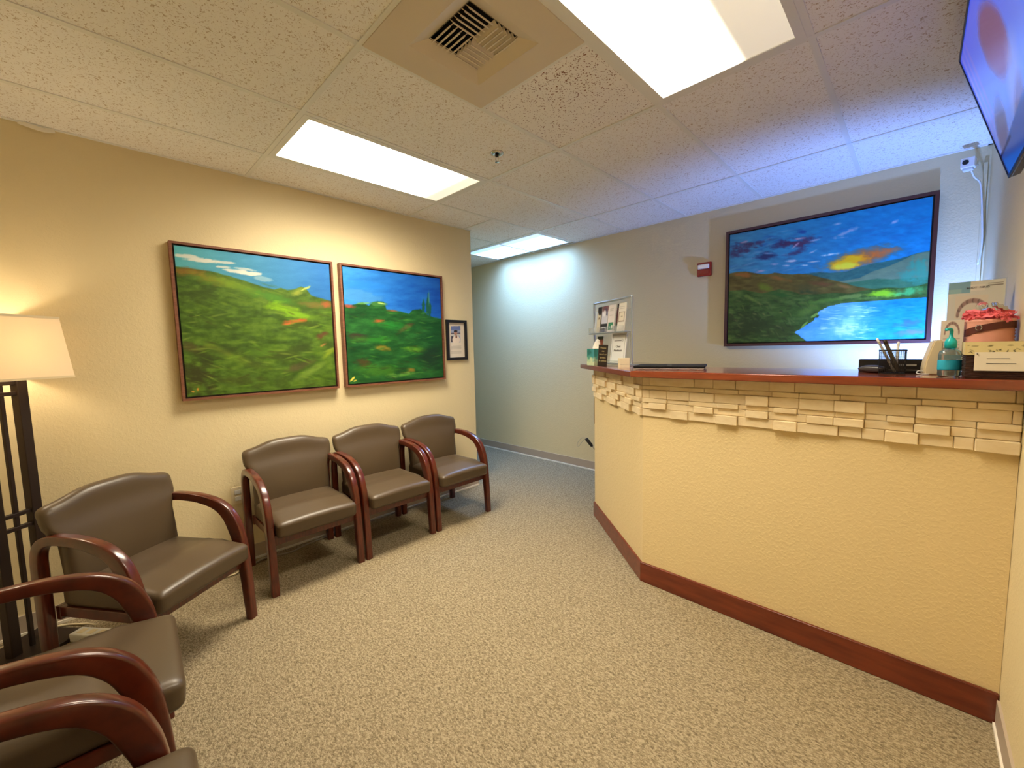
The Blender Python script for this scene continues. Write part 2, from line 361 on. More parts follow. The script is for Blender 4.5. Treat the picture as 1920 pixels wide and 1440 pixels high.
for i in range(len(cols)-1):
    x0, x1 = cols[i], cols[i+1]; a = i-6
    if x1 <= XL-.2: rr = [(gy(1), gy(2)), (gy(2), YB)]
    else: rr = list(zip(rows, rows[1:]))
    x0c = max(x0, XL) if False else x0
    for y0, y1 in rr:
        cells = [(y0, y1)]
        if abs(x0-gx(0)) < .01 and abs(y0-gy(-2)) < .01: continue
        if abs(x0-gx(3)) < .01 and abs(y0-gy(-2)) < .01: continue
        if abs(y0-gy(2)) < .01 and (abs(x0-gx(-1)) < .01 or abs(x0-gx(-2)) < .01): continue
        if abs(x0-gx(2)) < .01 and abs(y0-gy(-2)) < .01: cells = [(gy(-1), gy(0))]
        if abs(x0-gx(-1)) < .01 and abs(y0-gy(0)) < .01: cells = [(gy(0), gy(1)), (gy(1), gy(2))]
        for c0, c1 in cells:
            m = M_TILE_RUST if (abs(x0-gx(2)) < .01 and abs(c0-gy(-1)) < .01) else M_TILE
            box('ceiling_tile', (x0+.003, c0+.003, H+.004), (x1-.003, c1-.003, H+.018), m, ceil)
# bent lip of the wall angle above the left wall
struct(obj('trim_2', add_sweep(bmesh.new(), catmull([(XL+.012, -.16, H-.002), (XL+.022, -.12, H-.012), (XL+.026, -.08, H-.018), (XL+.016, -.04, H-.006)], 5), rrect(.010, .0015, .001, 1), up=(0, 0, 1)), M_BASEW))

# ------------------------------------------------------------------ ceiling lights
def diffuser_mat(name, col, L, painted_dim, axis, edge, soft, flip=1):
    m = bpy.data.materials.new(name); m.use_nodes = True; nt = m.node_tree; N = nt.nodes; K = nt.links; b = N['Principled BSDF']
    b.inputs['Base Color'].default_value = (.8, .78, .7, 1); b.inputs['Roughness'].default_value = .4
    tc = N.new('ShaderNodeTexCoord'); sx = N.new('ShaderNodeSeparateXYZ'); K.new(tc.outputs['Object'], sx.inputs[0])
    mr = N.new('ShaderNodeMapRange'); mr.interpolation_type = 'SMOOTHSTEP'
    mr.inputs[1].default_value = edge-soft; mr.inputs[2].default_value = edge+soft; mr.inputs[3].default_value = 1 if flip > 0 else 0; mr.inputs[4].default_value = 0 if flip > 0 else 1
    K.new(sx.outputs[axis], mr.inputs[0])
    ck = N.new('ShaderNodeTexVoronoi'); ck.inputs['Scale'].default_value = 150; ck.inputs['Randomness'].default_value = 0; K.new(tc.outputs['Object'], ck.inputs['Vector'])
    st = N.new('ShaderNodeMix'); st.data_type = 'FLOAT'; st.inputs['A'].default_value = painted_dim; st.inputs['B'].default_value = L; K.new(mr.outputs[0], st.inputs['Factor'])  # dull zone painted into the emission, standing in for the lens's view-dependent dimming
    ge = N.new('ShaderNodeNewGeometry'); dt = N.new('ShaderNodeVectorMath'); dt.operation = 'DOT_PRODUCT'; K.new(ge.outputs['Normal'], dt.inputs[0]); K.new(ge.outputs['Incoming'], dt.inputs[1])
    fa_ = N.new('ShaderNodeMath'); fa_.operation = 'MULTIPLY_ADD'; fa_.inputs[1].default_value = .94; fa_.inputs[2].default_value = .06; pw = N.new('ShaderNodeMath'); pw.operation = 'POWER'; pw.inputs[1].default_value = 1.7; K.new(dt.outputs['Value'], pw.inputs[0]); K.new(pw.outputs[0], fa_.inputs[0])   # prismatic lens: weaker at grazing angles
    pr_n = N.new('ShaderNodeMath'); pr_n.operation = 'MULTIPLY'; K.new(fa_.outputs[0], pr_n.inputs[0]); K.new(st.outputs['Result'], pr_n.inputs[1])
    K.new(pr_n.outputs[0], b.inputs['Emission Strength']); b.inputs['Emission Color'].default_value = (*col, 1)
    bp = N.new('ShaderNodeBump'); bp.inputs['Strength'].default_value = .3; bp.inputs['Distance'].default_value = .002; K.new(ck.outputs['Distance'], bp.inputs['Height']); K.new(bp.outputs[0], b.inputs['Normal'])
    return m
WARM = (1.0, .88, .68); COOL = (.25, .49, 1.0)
def troffer(x0, y0, x1, y1, m, label, group):
    cx, cy = (x0+x1)/2, (y0+y1)/2; t = thing('ceiling_light', label, 'ceiling light', (cx, cy, H), group=group); a, b = (x1-x0)/2-.012, (y1-y0)/2-.012
    bm = bmesh.new(); w_ = .032
    add_box(bm, (-a, -b, -.002), (a, -b+w_, .02)); add_box(bm, (-a, b-w_, -.002), (a, b, .02)); add_box(bm, (-a, -b+w_, -.002), (-a+w_, b-w_, .02)); add_box(bm, (a-w_, -b+w_, -.002), (a, b-w_, .02))
    obj('frame', bm, M_GRID, t)
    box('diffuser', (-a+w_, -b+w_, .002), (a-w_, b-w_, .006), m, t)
    box('housing', (-a, -b, .02), (a, b, .055), M_WHITE, t)
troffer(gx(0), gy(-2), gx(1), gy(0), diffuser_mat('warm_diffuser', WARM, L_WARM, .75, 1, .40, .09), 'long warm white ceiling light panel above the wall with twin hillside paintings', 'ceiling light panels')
troffer(gx(3), gy(-2), gx(4), gy(0), diffuser_mat('warm_diffuser_half', WARM, L_WARM, .27, 0, .05, .05), 'large warm ceiling light panel near the vent, one side painted dimmer', 'ceiling light panels')
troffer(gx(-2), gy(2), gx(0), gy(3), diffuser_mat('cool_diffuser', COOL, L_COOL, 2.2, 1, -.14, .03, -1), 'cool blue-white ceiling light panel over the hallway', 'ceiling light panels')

# ------------------------------------------------------------------ air vent in the ceiling
v = thing('ceiling_vent', 'square beige ceiling air vent with four fans of pinwheel louvres', 'vent', ((gx(2)+gx(3))/2, (gy(-2)+gy(-1))/2, H))
s = T/2-.006; bm = bmesh.new(); q0 = .115
for sgn in (0, 1, 2, 3):
    R_ = Matrix.Rotation(math.pi/2*sgn, 4, 'Z')
    pts = [(-s, -s, -.004), (s, -s, -.004), (.175, -.175, -.004), (-.175, -.175, -.004), (q0, -q0, .022), (-q0, -q0, .022), (s, -s, .01), (-s, -s, .01)]
    vv = [bm.verts.new(R_ @ Vector(p)) for p in pts]
    bm.faces.new((vv[0], vv[3], vv[2], vv[1])); bm.faces.new((vv[3], vv[5], vv[4], vv[2])); bm.faces.new((vv[0], vv[1], vv[6], vv[7]))
obj('face_plate', bm, M_VENTM, v)
box('duct', (-.125, -.125, .055), (.125, .125, .06), M_DARK, v)
bm = bmesh.new()
for a, b, c, d in ((-.125, -.125, -.118, .125), (.118, -.125, .125, .125), (-.118, -.125, .118, -.118), (-.118, .118, .118, .125)): add_box(bm, (a, b, .02), (c, d, .055))
obj('duct_collar', bm, M_DARK, v)
for qx, qy, ax, tilt in ((1, -1, 'Y', -1), (-1, 1, 'Y', 1), (1, 1, 'X', -1), (-1, -1, 'X', 1)):
    for k in range(5):
        o = (k+.5)*.0225; L_ = .112
        bm = bmesh.new()
        if ax == 'Y':
            mt = Matrix.Translation((qx*o, qy*.058, .016)) @ Matrix.Rotation(math.radians(45*qx), 4, 'Y')
            add_box(bm, (-.0125, -L_/2, -.0013), (.0125, L_/2, .0013), mtx=mt); add_box(bm, (qx*(o+.0088)-.003, qy*.058-L_/2, .004), (qx*(o+.0088)+.003, qy*.058+L_/2, .0065))
        else:
            mt = Matrix.Translation((qx*.058, qy*o, .016)) @ Matrix.Rotation(math.radians(-45*qy), 4, 'X')
            add_box(bm, (-L_/2, -.0125, -.0013), (L_/2, .0125, .0013), mtx=mt); add_box(bm, (qx*.058-L_/2, qy*(o+.0088)-.003, .004), (qx*.058+L_/2, qy*(o+.0088)+.003, .0065))
        obj('louvre', bm, M_VENTM, v)

# ------------------------------------------------------------------ reception counter
B = Vector((-1.118, 2.212, 0)); E0 = Vector((-1.866, 2.852, 0)); dirA = (E0-B).normalized(); nA = Vector((dirA.y, -dirA.x, 0))
if nA.y > 0: nA = -nA
ct = thing('reception_counter', 'yellow plastered reception counter with stone band and cherry wood top', 'reception counter', (B.x, B.y, 0))
def P2(p): return Vector((p.x-B.x, p.y-B.y, 0))
def prism(name, pts, z0, z1, m, parent, bev=0):
    bm = bmesh.new(); lo = [bm.verts.new((p.x, p.y, z0)) for p in pts]; hi = [bm.verts.new((p.x, p.y, z1)) for p in pts]; n = len(pts)
    fs = [bm.faces.new(lo[::-1]), bm.faces.new(hi)]+[bm.faces.new((lo[i], lo[(i+1) % n], hi[(i+1) % n], hi[i])) for i in range(n)]
    bmesh.ops.recalc_face_normals(bm, faces=bm.faces[:])
    if bev: bmesh.ops.bevel(bm, geom=list({e for f in fs for e in f.edges}), offset=bev, segments=3, affect='EDGES')
    return obj(name, bm, m, parent)
TH = .13
R0 = Vector((XR-.001, 2.212, 0)); nI = -nA
bis = (Vector((0, 1, 0))+nI).normalized(); kk = 1/bis.dot(Vector((0, 1, 0)))
body = [P2(R0), P2(B), P2(E0), P2(E0+nI*TH), P2(B+bis*kk*TH), P2(R0+Vector((0, TH, 0)))]
prism('counter_wall', body, 0, 1.226, M_COUNTER, ct)
# cherry base
f = .014
prism('wood_base', [P2(R0)+Vector((0, -f, 0)), P2(B)-bis*kk*f, P2(E0)-nI*f, P2(E0), P2(B), P2(R0)], 0, .118, M_WOODB, ct, bev=.003)
# wood top
ov = .09
Ao = P2(R0)+Vector((0, -ov, 0)); Bo = P2(B)-bis*kk*ov; Co = P2(E0)-nI*ov+dirA*.10
dep = .52
top = [Ao, Bo, Co, Co+nI*dep, P2(B)+bis*kk*(dep-ov), P2(R0)+Vector((0, dep-ov, 0))]
prism('wood_top', top, 1.226, 1.262, M_WOODC, ct, bev=.004)
prism('work_shelf', [P2(R0)+Vector((0, TH, 0)), P2(B)+bis*kk*TH, P2(E0)+nI*TH, P2(E0)+nI*.75, P2(B)+bis*kk*.75, P2(R0)+Vector((0, .75, 0))], .72, .75, M_CREAM, ct)
# stone bricks: (x0,x1 in picture units mapped to metres, row, proud)
rh = [.050, .024, .048, .024, .035, .046]; zt = 1.226; zr = []
for h_ in rh: zr.append((zt-h_, zt)); zt -= h_
PX = [(1200, -1.118), (1210, -1.098), (1256, -1.03), (1342, -.898), (1383, -.836), (1450, -.731), (1495, -.659), (1572, -.531), (1617, -.452), (1660, -.375), (1724, -.257), (1791, -.127), (1830, -.048), (1916, .268)]
from_px = [1200, 1300, 1400, 1500, 1600, 1700, 1800, 1850, 1912]
to_x = None
def ray_x(px):  # the plane y=2.2 as read from the photograph at z ~1.1
    d = FW + RT*((px-960)/772.94) - UP*((790-720)/772.94); t = 2.2/d.y; return d.x*t
def stone(x0, x1, row, d):
    z0, z1 = zr[row]; g = .0007; a = ray_x(x0) if x0 > 1201 else B.x; b = min(ray_x(x1), XR-.002) if x1 < 1911 else XR-.002
    box('stone_brick', (a-B.x+g, -d, z0+g), (b-B.x-g, 0, z1-g), M_STONE, ct, bev=.0022, seg=1)
lay = {
 5: [(1200, 1256, .008), (1256, 1289, .016), (1289, 1342, .009), (1342, 1383, .024), (1383, 1450, .010), (1450, 1495, .026), (1495, 1572, .018), (1572, 1617, .010), (1617, 1660, .012), (1660, 1724, .024), (1724, 1791, .010), (1791, 1830, .012), (1830, 1912, .027)],
 4: [(1200, 1217, .012), (1217, 1249, .022), (1249, 1300, .010), (1300, 1337, .022), (1337, 1397, .010), (1397, 1440, .022), (1440, 1512, .011), (1512, 1563, .024), (1563, 1620, .025), (1620, 1714, .010), (1714, 1783, .026), (1783, 1832, .014), (1832, 1912, .010)],
 3: [(1200, 1250, .018), (1250, 1290, .010), (1290, 1344, .016), (1344, 1384, .022), (1384, 1450, .010), (1450, 1494, .022), (1494, 1565, .011), (1565, 1621, .013), (1621, 1662, .010), (1662, 1715, .023), (1715, 1832, .011), (1832, 1912, .024)],
 2: [(1200, 1217, .010), (1217, 1250, .014), (1250, 1292, .017), (1292, 1338, .018), (1338, 1397, .010), (1397, 1440, .024), (1440, 1497, .014), (1512-15, 1563, .020), (1563, 1621, .026), (1621, 1716, .010), (1716, 1784, .026), (1784, 1898, .011), (1898, 1912, .014)],
 1: [(1200, 1254, .010), (1254, 1320, .015), (1320, 1383, .016), (1383, 1446, .009), (1446, 1497, .017), (1497, 1573, .020), (1573, 1660, .010), (1660, 1725, .021), (1725, 1830, .014), (1830, 1912, .022)],
 0: [(1200, 1218, .008), (1218, 1300, .013), (1300, 1336, .010), (1336, 1377, .015), (1377, 1440, .009), (1440, 1488, .012), (1488, 1561, .014), (1561, 1650, .009), (1650, 1715, .012), (1715, 1902, .010), (1902, 1912, .014)],
}
for row, L_ in lay.items():
    for x0, x1, d in L_: stone(x0, x1, row, d)
LA = (E0-B).length; rotA = math.atan2(dirA.y, dirA.x)
def stoneA(s0, s1, row, d):
    z0, z1 = zr[row]; g = .0007
    bm = bmesh.new(); add_box(bm, (s0+g, 0, z0+g), (s1-g, d, z1-g), .0022, 1)
    obj('stone_brick', bm, M_STONE, ct, rot=(0, 0, rotA))
layA = {0: [0, .09, .22, .31, .53, .66, .86, LA], 1: [0, .10, .30, .42, .60, .74, .90, LA], 2: [0, .09, .21, .42, .56, .64, .80, .92, LA],
        3: [0, .12, .24, .40, .50, .62, .80, .93, LA], 4: [0, .13, .24, .36, .52, .60, .72, .88, LA], 5: [0, .05, .16, .30, .42, .60, .72, .84, LA]}
rr_ = random.Random(3)
for row, cuts in layA.items():
    for i, (s0, s1) in enumerate(zip(cuts, cuts[1:])): stoneA(s0, s1, row, .009+.013*((i+row) % 2)+rr_.uniform(-.002, .003))

# ------------------------------------------------------------------ chairs
def arc_path():
    pts = [(.251, 0, .038), (.244, .12, .044), (.236, .25, .050), (.219, .40, .062), (.197, .49, .070), (.161, .565, .066), (.098, .618, .054), (0, .647, .046), (-.10, .656, .042), (-.18, .652, .042), (-.235, .624, .046), (-.258, .56, .048), (-.259, .42, .048), (-.258, .2, .046), (-.258, 0, .042)]
    return catmull(pts, 5)
def make_chair():
    t = thing('armchair', '', 'chair')
    path = arc_path(); W = .238+.021
    for sx in (-1, 1):
        j0 = next(i for i, p in enumerate(path) if p[1] >= .395); j1 = len(path)-1-next(i for i, p in enumerate(path[::-1]) if p[1] >= .395)
        for nm, ids in (('leg', range(0, j0+1)), ('armrest', range(j0, j1+1)), ('leg', range(j1, len(path)))):
            P = [(sx*W, path[i][0], path[i][1]) for i in ids]; sc_ = [(1, path[i][2]/.06) for i in ids]; bm = bmesh.new()
            add_sweep(bm, P, rrect(.0205, .03, .0085, 3), up=(1, 0, 0), scales=sc_, cap=False)
            bm.verts.ensure_lookup_table(); n_ = 16
            if ids[0] == 0: bm.faces.new([bm.verts.new(v.co) for v in bm.verts[:n_]][::-1])
            if ids[-1] == len(path)-1: bm.faces.new([bm.verts.new(v.co) for v in bm.verts[len(bm.verts)-n_:]])
            obj(nm, bm, M_WOOD, t, smooth=True)
    def seat(x, y, z):
        k = (z+.056)/.112
        z2 = z + .010*k*(1-(x/.236)**2)
        z2 += k*(-.010*math.exp(-((y+.03)/.08)**2-(x/.13)**2) + .004*math.exp(-((y-.06-.9*x*x)/.020)**2) + .003*math.exp(-((y+.02-1.1*x*x)/.018)**2))
        z2 -= k*max(0, y-.10)*.14
        return x, y+.042+.006*k*(y > .2), z2+.393
    obj('seat', rbox((.236, .252, .056), .030, 22, seat), M_LEATHER, t, smooth=True)
    def back(x, y, z):
        k = (z+.208)/.416; u = x/.236
        w_ = 1+.165*(lambda q: q*q*(3-2*q))(min(1, max(0, (k-.55)/.25)))
        hump = .038*math.exp(-(u/.62)**4)*max(0, (k-.55)/.45)
        drop = -.012*abs(u)**6*max(0, (k-.8)/.2)
        yc = -.150-.045*k-.085*max(0, k-.5)**1.6
        th = 1+.12*math.sin(math.pi*k)
        front = .010*math.exp(-((k-.35)/.25)**2)*(1-u*u)-.010*math.exp(-((k-.80)/.10)**2)*(1-.6*u*u)
        return x*w_, yc+y*th+(front if y > 0 else 0), z+.585+hump+drop
    obj('backrest', rbox((.236, .031, .208), .027, 22, back), M_LEATHER, t, smooth=True)
    bm = bmesh.new()
    add_box(bm, (-.24, .205, .285), (.24, .228, .345), .003); add_box(bm, (-.24, -.235, .285), (.24, -.212, .345), .003)
    add_box(bm, (-.24, -.212, .30), (-.215, .205, .345), .003); add_box(bm, (.215, -.212, .30), (.24, .205, .345), .003)
    obj('seat_frame', bm, M_WOOD, t)
    return t
chair0 = make_chair(); first = [True]
def place(x, y, rz, label):
    if first[0]: r = chair0; first[0] = False
    else:
        r = chair0.copy(); C.objects.link(r)
        for ch in chair0.children:
            c = ch.copy(); C.objects.link(c); c.parent = r
    r.location = (x, y, 0); r.rotation_euler = (0, 0, rz); r['label'] = label; r['category'] = 'chair'; r['group'] = 'brown vinyl waiting room armchairs'
R90 = -math.pi/2   # local +Y faces +X
place(-2.853, .905, R90, 'brown armchair in the row of three, nearest the wall outlet')
place(-2.853, 1.480, R90, 'brown armchair in the middle of the row of three')
place(-2.853, 2.055, R90, 'brown armchair at the hallway end of the row of three')
th = math.radians(35)
fl = Vector((-2.555, .485)); fd = Vector((math.cos(th), math.sin(th))); pr_ = Vector((math.sin(th), -math.cos(th)))
c1 = fl + pr_*.259 - fd*.25
place(-2.54, .142, math.radians(-55), 'brown armchair set diagonally in the corner in front of the floor lamp')
place(-1.78, -.16, math.radians(-3), 'brown armchair against the near wall beside the angled chair')
place(-1.06, -.20, math.radians(-3), 'brown armchair closest to the viewer, its seat mostly cut off by the bottom edge')

# ------------------------------------------------------------------ floor lamp
fa = math.atan2(.75, -.66)
lp = thing('floor_lamp', 'dark bronze mission style floor lamp with a lit cream shade', 'floor lamp', (-3.005, -.305, 0), fa)
box('base', (-.13, -.13, 0), (.13, .13, .022), M_BRONZE, lp, bev=.004)
for sx in (-1, 1): box('post', (sx*.072-.020, -.020, .02), (sx*.072+.020, .020, 1.315), M_BRONZE, lp, bev=.003)
box('rod', (-.008, -.008, .02), (.008, .008, 1.70), M_BRONZE, lp, bev=.002)
for z in (.60, .665, 1.235, 1.285): box('crossbar', (-.054, -.011, z), (.054, .011, z+.018), M_BRONZE, lp, bev=.002)
bm = bmesh.new(); z0, z1 = 1.315, 1.60; s0, s1 = .172, .150
for i in range(4):
    R_ = Matrix.Rotation(math.pi/2*i, 4, 'Z')
    bm.faces.new([bm.verts.new(R_ @ Vector(p)) for p in ((-s0, -s0, z0), (s0, -s0, z0), (s1, -s1, z1), (-s1, -s1, z1))])
bmesh.ops.remove_doubles(bm, verts=bm.verts[:], dist=1e-4)
shm = bpy.data.materials.new('lamp_shade_linen'); shm.use_nodes = True; nt = shm.node_tree
b_ = nt.nodes['Principled BSDF']; b_.inputs['Base Color'].default_value = (.85, .75, .56, 1); b_.inputs['Roughness'].default_value = .8
tr = nt.nodes.new('ShaderNodeBsdfTranslucent'); tr.inputs[0].default_value = (.88, .74, .50, 1); mx = nt.nodes.new('ShaderNodeMixShader'); mx.inputs[0].default_value = .30
nt.links.new(b_.outputs[0], mx.inputs[1]); nt.links.new(tr.outputs[0], mx.inputs[2]); nt.links.new(mx.outputs[0], nt.nodes['Material Output'].inputs[0])
sh = obj('lamp_shade', bm, shm, lp); sm = sh.modifiers.new('s', 'SOLIDIFY'); sm.thickness = .002
for zz, ss in ((z0, s0), (z1, s1)):
    bm = bmesh.new()
    for i in range(4):
        R_ = Matrix.Rotation(math.pi/2*i, 4, 'Z'); add_box(bm, (-ss, -ss-.002, zz-.005), (ss, -ss+.002, zz+.005), mtx=R_)
    obj('shade_trim', bm, M_CREAM, lp)
box('spider', (-.148, -.003, 1.585), (.148, .003, 1.591), M_BRONZE, lp)
lathe('finial', [(.004, 1.59), (.010, 1.60), (.006, 1.612), (.003, 1.62)], M_BRONZE, lp, n=12)
lathe('bulb', [(.012, 1.38), (.03, 1.42), (.032, 1.45), (.02, 1.48), (.004, 1.49)], mat('bulb_glow', rgb=(255, 230, 180), emit=(1, .8, .5), estr=2), lp, n=16, loc=(.03, 0, 0))
pl = bpy.data.lights.new('lamp_bulb_light', 'POINT'); pl.energy = BULB_W; pl.color = (1, .84, .62); pl.shadow_soft_size = .05
po = bpy.data.objects.new('lamp_bulb_light', pl); C.objects.link(po); po.location = (-3.005, -.305, 1.455)

# ------------------------------------------------------------------ daylight-white lamp behind the counter (throws the painting's shadow up the wall)
dl = bpy.data.lights.new('desk_light', 'SPOT'); dl.energy = DESK_W; dl.color = (.17, .34, 1.0); dl.shadow_soft_size = .035; dl.spot_size = math.radians(118); dl.spot_blend = .7
do = bpy.data.objects.new('desk_light', dl); C.objects.link(do); do.location = (.10, 3.40, 1.10); do.rotation_euler = Vector((-.38, .5, .8)).to_track_quat('-Z', 'Y').to_euler()

# ------------------------------------------------------------------ paintings
def frame_picture(t, w, h, dpt, m, bw=.014):
    """frame in local XY, wall at z=0, picture facing +Z"""
    def ring(nm, a0, b0, a1, b1, zz0, zz1, mm):
        bm = bmesh.new()
        add_box(bm, (-a0, b1, zz0), (a0, b0, zz1)); add_box(bm, (-a0, -b0, zz0), (a0, -b1, zz1)); add_box(bm, (-a0, -b1, zz0), (-a1, b1, zz1)); add_box(bm, (a1, -b1, zz0), (a0, b1, zz1))
        return obj(nm, bm, mm, t)
    ring('frame', w/2, h/2, w/2-bw, h/2-bw, 0, dpt, m)
    box('backing', (-w/2+bw, -h/2+bw, 0), (w/2-bw, h/2-bw, dpt-.022), M_BLACK, t)
RLEFT = (math.pi/2, 0, math.pi/2)      # picture facing +X
RBACK = (math.pi/2, 0, 0)              # picture facing -Y

# painting 1
t = thing('painting', 'square green hillside painting with pale clouds, left of the pair', 'painting', (XL, .845, 1.604), rot=RLEFT, group='twin hillside paintings')
frame_picture(t, .95, .95, .045, M_WOODF)
c = Canvas(250, 250, (75, 90), (988, 200), (1015, 915), (145, 975))
g = np.clip((c.X-100)/850, 0, 1)[..., None]; vv_ = np.clip((c.Y-90)/300, 0, 1)[..., None]
c.c = (np.array((88, 176, 190))*(1-g)+np.array((44, 120, 200))*g)*(1-.15*vv_)+18*c.n1[..., None]
for x, y, rx, ry, a, an in ((150, 155, 80, 14, .9, 6), (240, 178, 120, 16, .95, 5), (370, 190, 70, 9, .8, 4), (360, 217, 60, 7, .8, 3), (440, 240, 90, 12, .9, 6), (520, 255, 80, 13, .95, 4), (480, 228, 80, 8, .7, 8), (600, 285, 60, 16, .4, 10)):
    c.blob(x, y, rx, ry, (214, 214, 208), a, an, .5)
hill = [(60, 212), (180, 228), (300, 245), (400, 272), (500, 302), (600, 335), (660, 348), (700, 340), (740, 352), (780, 348), (820, 330), (850, 345), (880, 385), (940, 402), (1020, 420)]
hm = c.below(hill, 6, .3); base_ = np.array((66, 96, 24))+np.zeros_like(c.c); base_ += 60*c.n1[..., None]*np.array((1, 1.1, .3))+26*c.n2[..., None]
c.c = c.c*(1-hm[..., None])+base_*hm[..., None]; sky_keep = hm
c0 = c.c.copy()
for args in (((160, 245), 130, 32, (132, 88, 30), .8, 8), ((300, 290), 190, 34, (128, 128, 30), .75, 14), ((450, 330), 200, 36, (104, 140, 30), .8, 18), ((620, 390), 170, 40, (72, 130, 40), .7, 15), ((800, 360), 60, 24, (150, 160, 60), .8, -20), ((700, 460), 130, 36, (130, 178, 20), .85, 16), ((800, 500), 130, 26, (120, 170, 30), .8, 12), ((900, 440), 100, 22, (120, 100, 50), .7, 8), ((970, 435), 40, 18, (190, 80, 60), .6, 10), ((200, 380), 150, 60, (52, 72, 18), .7, 0), ((300, 520), 220, 60, (54, 80, 18), .6, 0), ((180, 860), 150, 120, (52, 52, 22), .85, 0), ((170, 690), 90, 40, (84, 66, 40), .6, 20), ((800, 560), 130, 30, (50, 62, 18), .6, -8), ((790, 535), 90, 14, (196, 86, 44), .85, -8), ((740, 552), 50, 10, (206, 92, 50), .9, -8), ((940, 620), 60, 22, (96, 48, 40), .75, -30), ((800, 800), 110, 24, (96, 78, 60), .6, -18), ((450, 760), 200, 26, (120, 150, 40), .6, 18), ((330, 700), 140, 20, (132, 150, 40), .6, 22), ((650, 720), 200, 30, (86, 124, 30), .6, 0), ((870, 830), 150, 26, (130, 160, 60), .6, -30), ((970, 730), 60, 20, (150, 170, 40), .6, -40), ((440, 880), 180, 30, (70, 80, 26), .6, 0), ((940, 680), 30, 9, (200, 120, 80), .8, -30)):
    (x, y), rx, ry, col, a, an = args; c.blob(x, y, rx, ry, col, a, an, .8, .7)
c.strokes(14, (150, 600, 1000, 940), 110, 40, [(52, 66, 20), (44, 56, 22)], .6, 0, 20, 77)
c.strokes(170, (100, 460, 1010, 940), 55, 7, [(110, 150, 34), (52, 80, 16), (140, 160, 60), (90, 120, 26), (60, 60, 22)], .55, 4, 25, 3)
c.strokes(60, (100, 300, 760, 470), 70, 8, [(120, 150, 34), (70, 100, 20), (100, 130, 30)], .45, 17, 6, 5)
c.blob(840, 345, 40, 8, (190, 200, 100), .7, -25); c.blob(205, 930, 22, 16, (216, 150, 60), .95, -40, 1.2, .4); c.blob(180, 945, 16, 7, (216, 150, 60), .9, 10, 1, .4)
c.build('canvas', .902, .902, M_PAINT, t, (0, 0, .0375), (0, 0, 0), tint=(1.0, 1.0, .95))
# painting 2
t = thing('painting', 'square green hillside painting under deep blue sky, right of the pair', 'painting', (XL, 1.848, 1.604), rot=RLEFT, group='twin hillside paintings')
frame_picture(t, .95, .95, .045, M_WOODF)
c = Canvas(240, 240, (1065, 210), (1632, 290), (1648, 865), (1088, 900))
g = np.clip((c.X-1080)/560, 0, 1)[..., None]; q = c.n1[..., None]
c.c = np.array((50, 130, 210))*(1-g)+np.array((16, 78, 180))*g+46*q*np.array((.6, .8, .7))
c.blob(1150, 380, 160, 40, (80, 140, 200), .6, 5); c.blob(1200, 320, 160, 26, (36, 120, 214), .6, 5)
hm = c.below([(1050, 432), (1110, 436), (1140, 428), (1180, 420), (1215, 440), (1240, 420), (1270, 415), (1305, 420), (1318, 462), (1380, 472), (1450, 490), (1470, 470), (1520, 465), (1560, 500), (1600, 515), (1660, 530)], 6, .3)[..., None]
c.c = c.c*(1-hm)+(np.array((26, 78, 32))+64*q*np.array((.8, 1.1, .5)))*hm
for x, y, h_ in ((1535, 455, 60), (1560, 440, 75), (1572, 470, 50)): c.blob(x, y, 10, h_, (24, 84, 62), .95, 2, .3, .3)
c.blob(1270, 432, 50, 16, (70, 120, 60), .8, 0); c.blob(1290, 428, 26, 5, (190, 210, 120), .8, 10); c.blob(1180, 425, 40, 6, (120, 170, 90), .7, 0); c.blob(1568, 400, 3, 44, (120, 180, 120), .7)
for args in (((1095, 440), 40, 16, (190, 70, 60), .8, 10), ((1360, 472), 50, 8, (180, 90, 60), .7, 8), ((1270, 530), 44, 18, (206, 74, 40), .9, 0), ((1430, 570), 60, 20, (130, 56, 42), .8, -25), ((1160, 625), 80, 36, (62, 46, 34), .8, 15), ((1290, 690), 60, 20, (160, 120, 30), .7, 10), ((1350, 560), 160, 30, (38, 130, 44), .7, 8), ((1250, 640), 150, 26, (52, 134, 36), .6, 0), ((1480, 700), 80, 28, (116, 160, 36), .7, 0), ((1250, 820), 160, 50, (76, 122, 30), .6, 0), ((1170, 770), 60, 26, (88, 50, 26), .7, 0), ((1580, 750), 90, 90, (24, 50, 32), .85, 0), ((1600, 620), 60, 60, (22, 76, 34), .7, 0), ((1460, 820), 34, 18, (176, 120, 40), .7, 0), ((1410, 850), 120, 16, (130, 170, 70), .6, -6)):
    (x, y), rx, ry, col, a, an = args; c.blob(x, y, rx, ry, col, a, an, .8, .7)
c.strokes(170, (1090, 480, 1640, 880), 36, 6, [(52, 124, 34), (22, 66, 24), (96, 146, 50), (34, 92, 36), (50, 54, 24), (18, 48, 26)], .55, 4, 20, 8)
c.blob(1110, 870, 26, 8, (226, 200, 80), .95, -45, .6); c.blob(1125, 880, 16, 6, (226, 200, 80), .9, -20, .6)
c.build('canvas', .902, .902, M_PAINT, t, (0, 0, .0375), (0, 0, 0), tint=(.9, 1.05, 1.0))
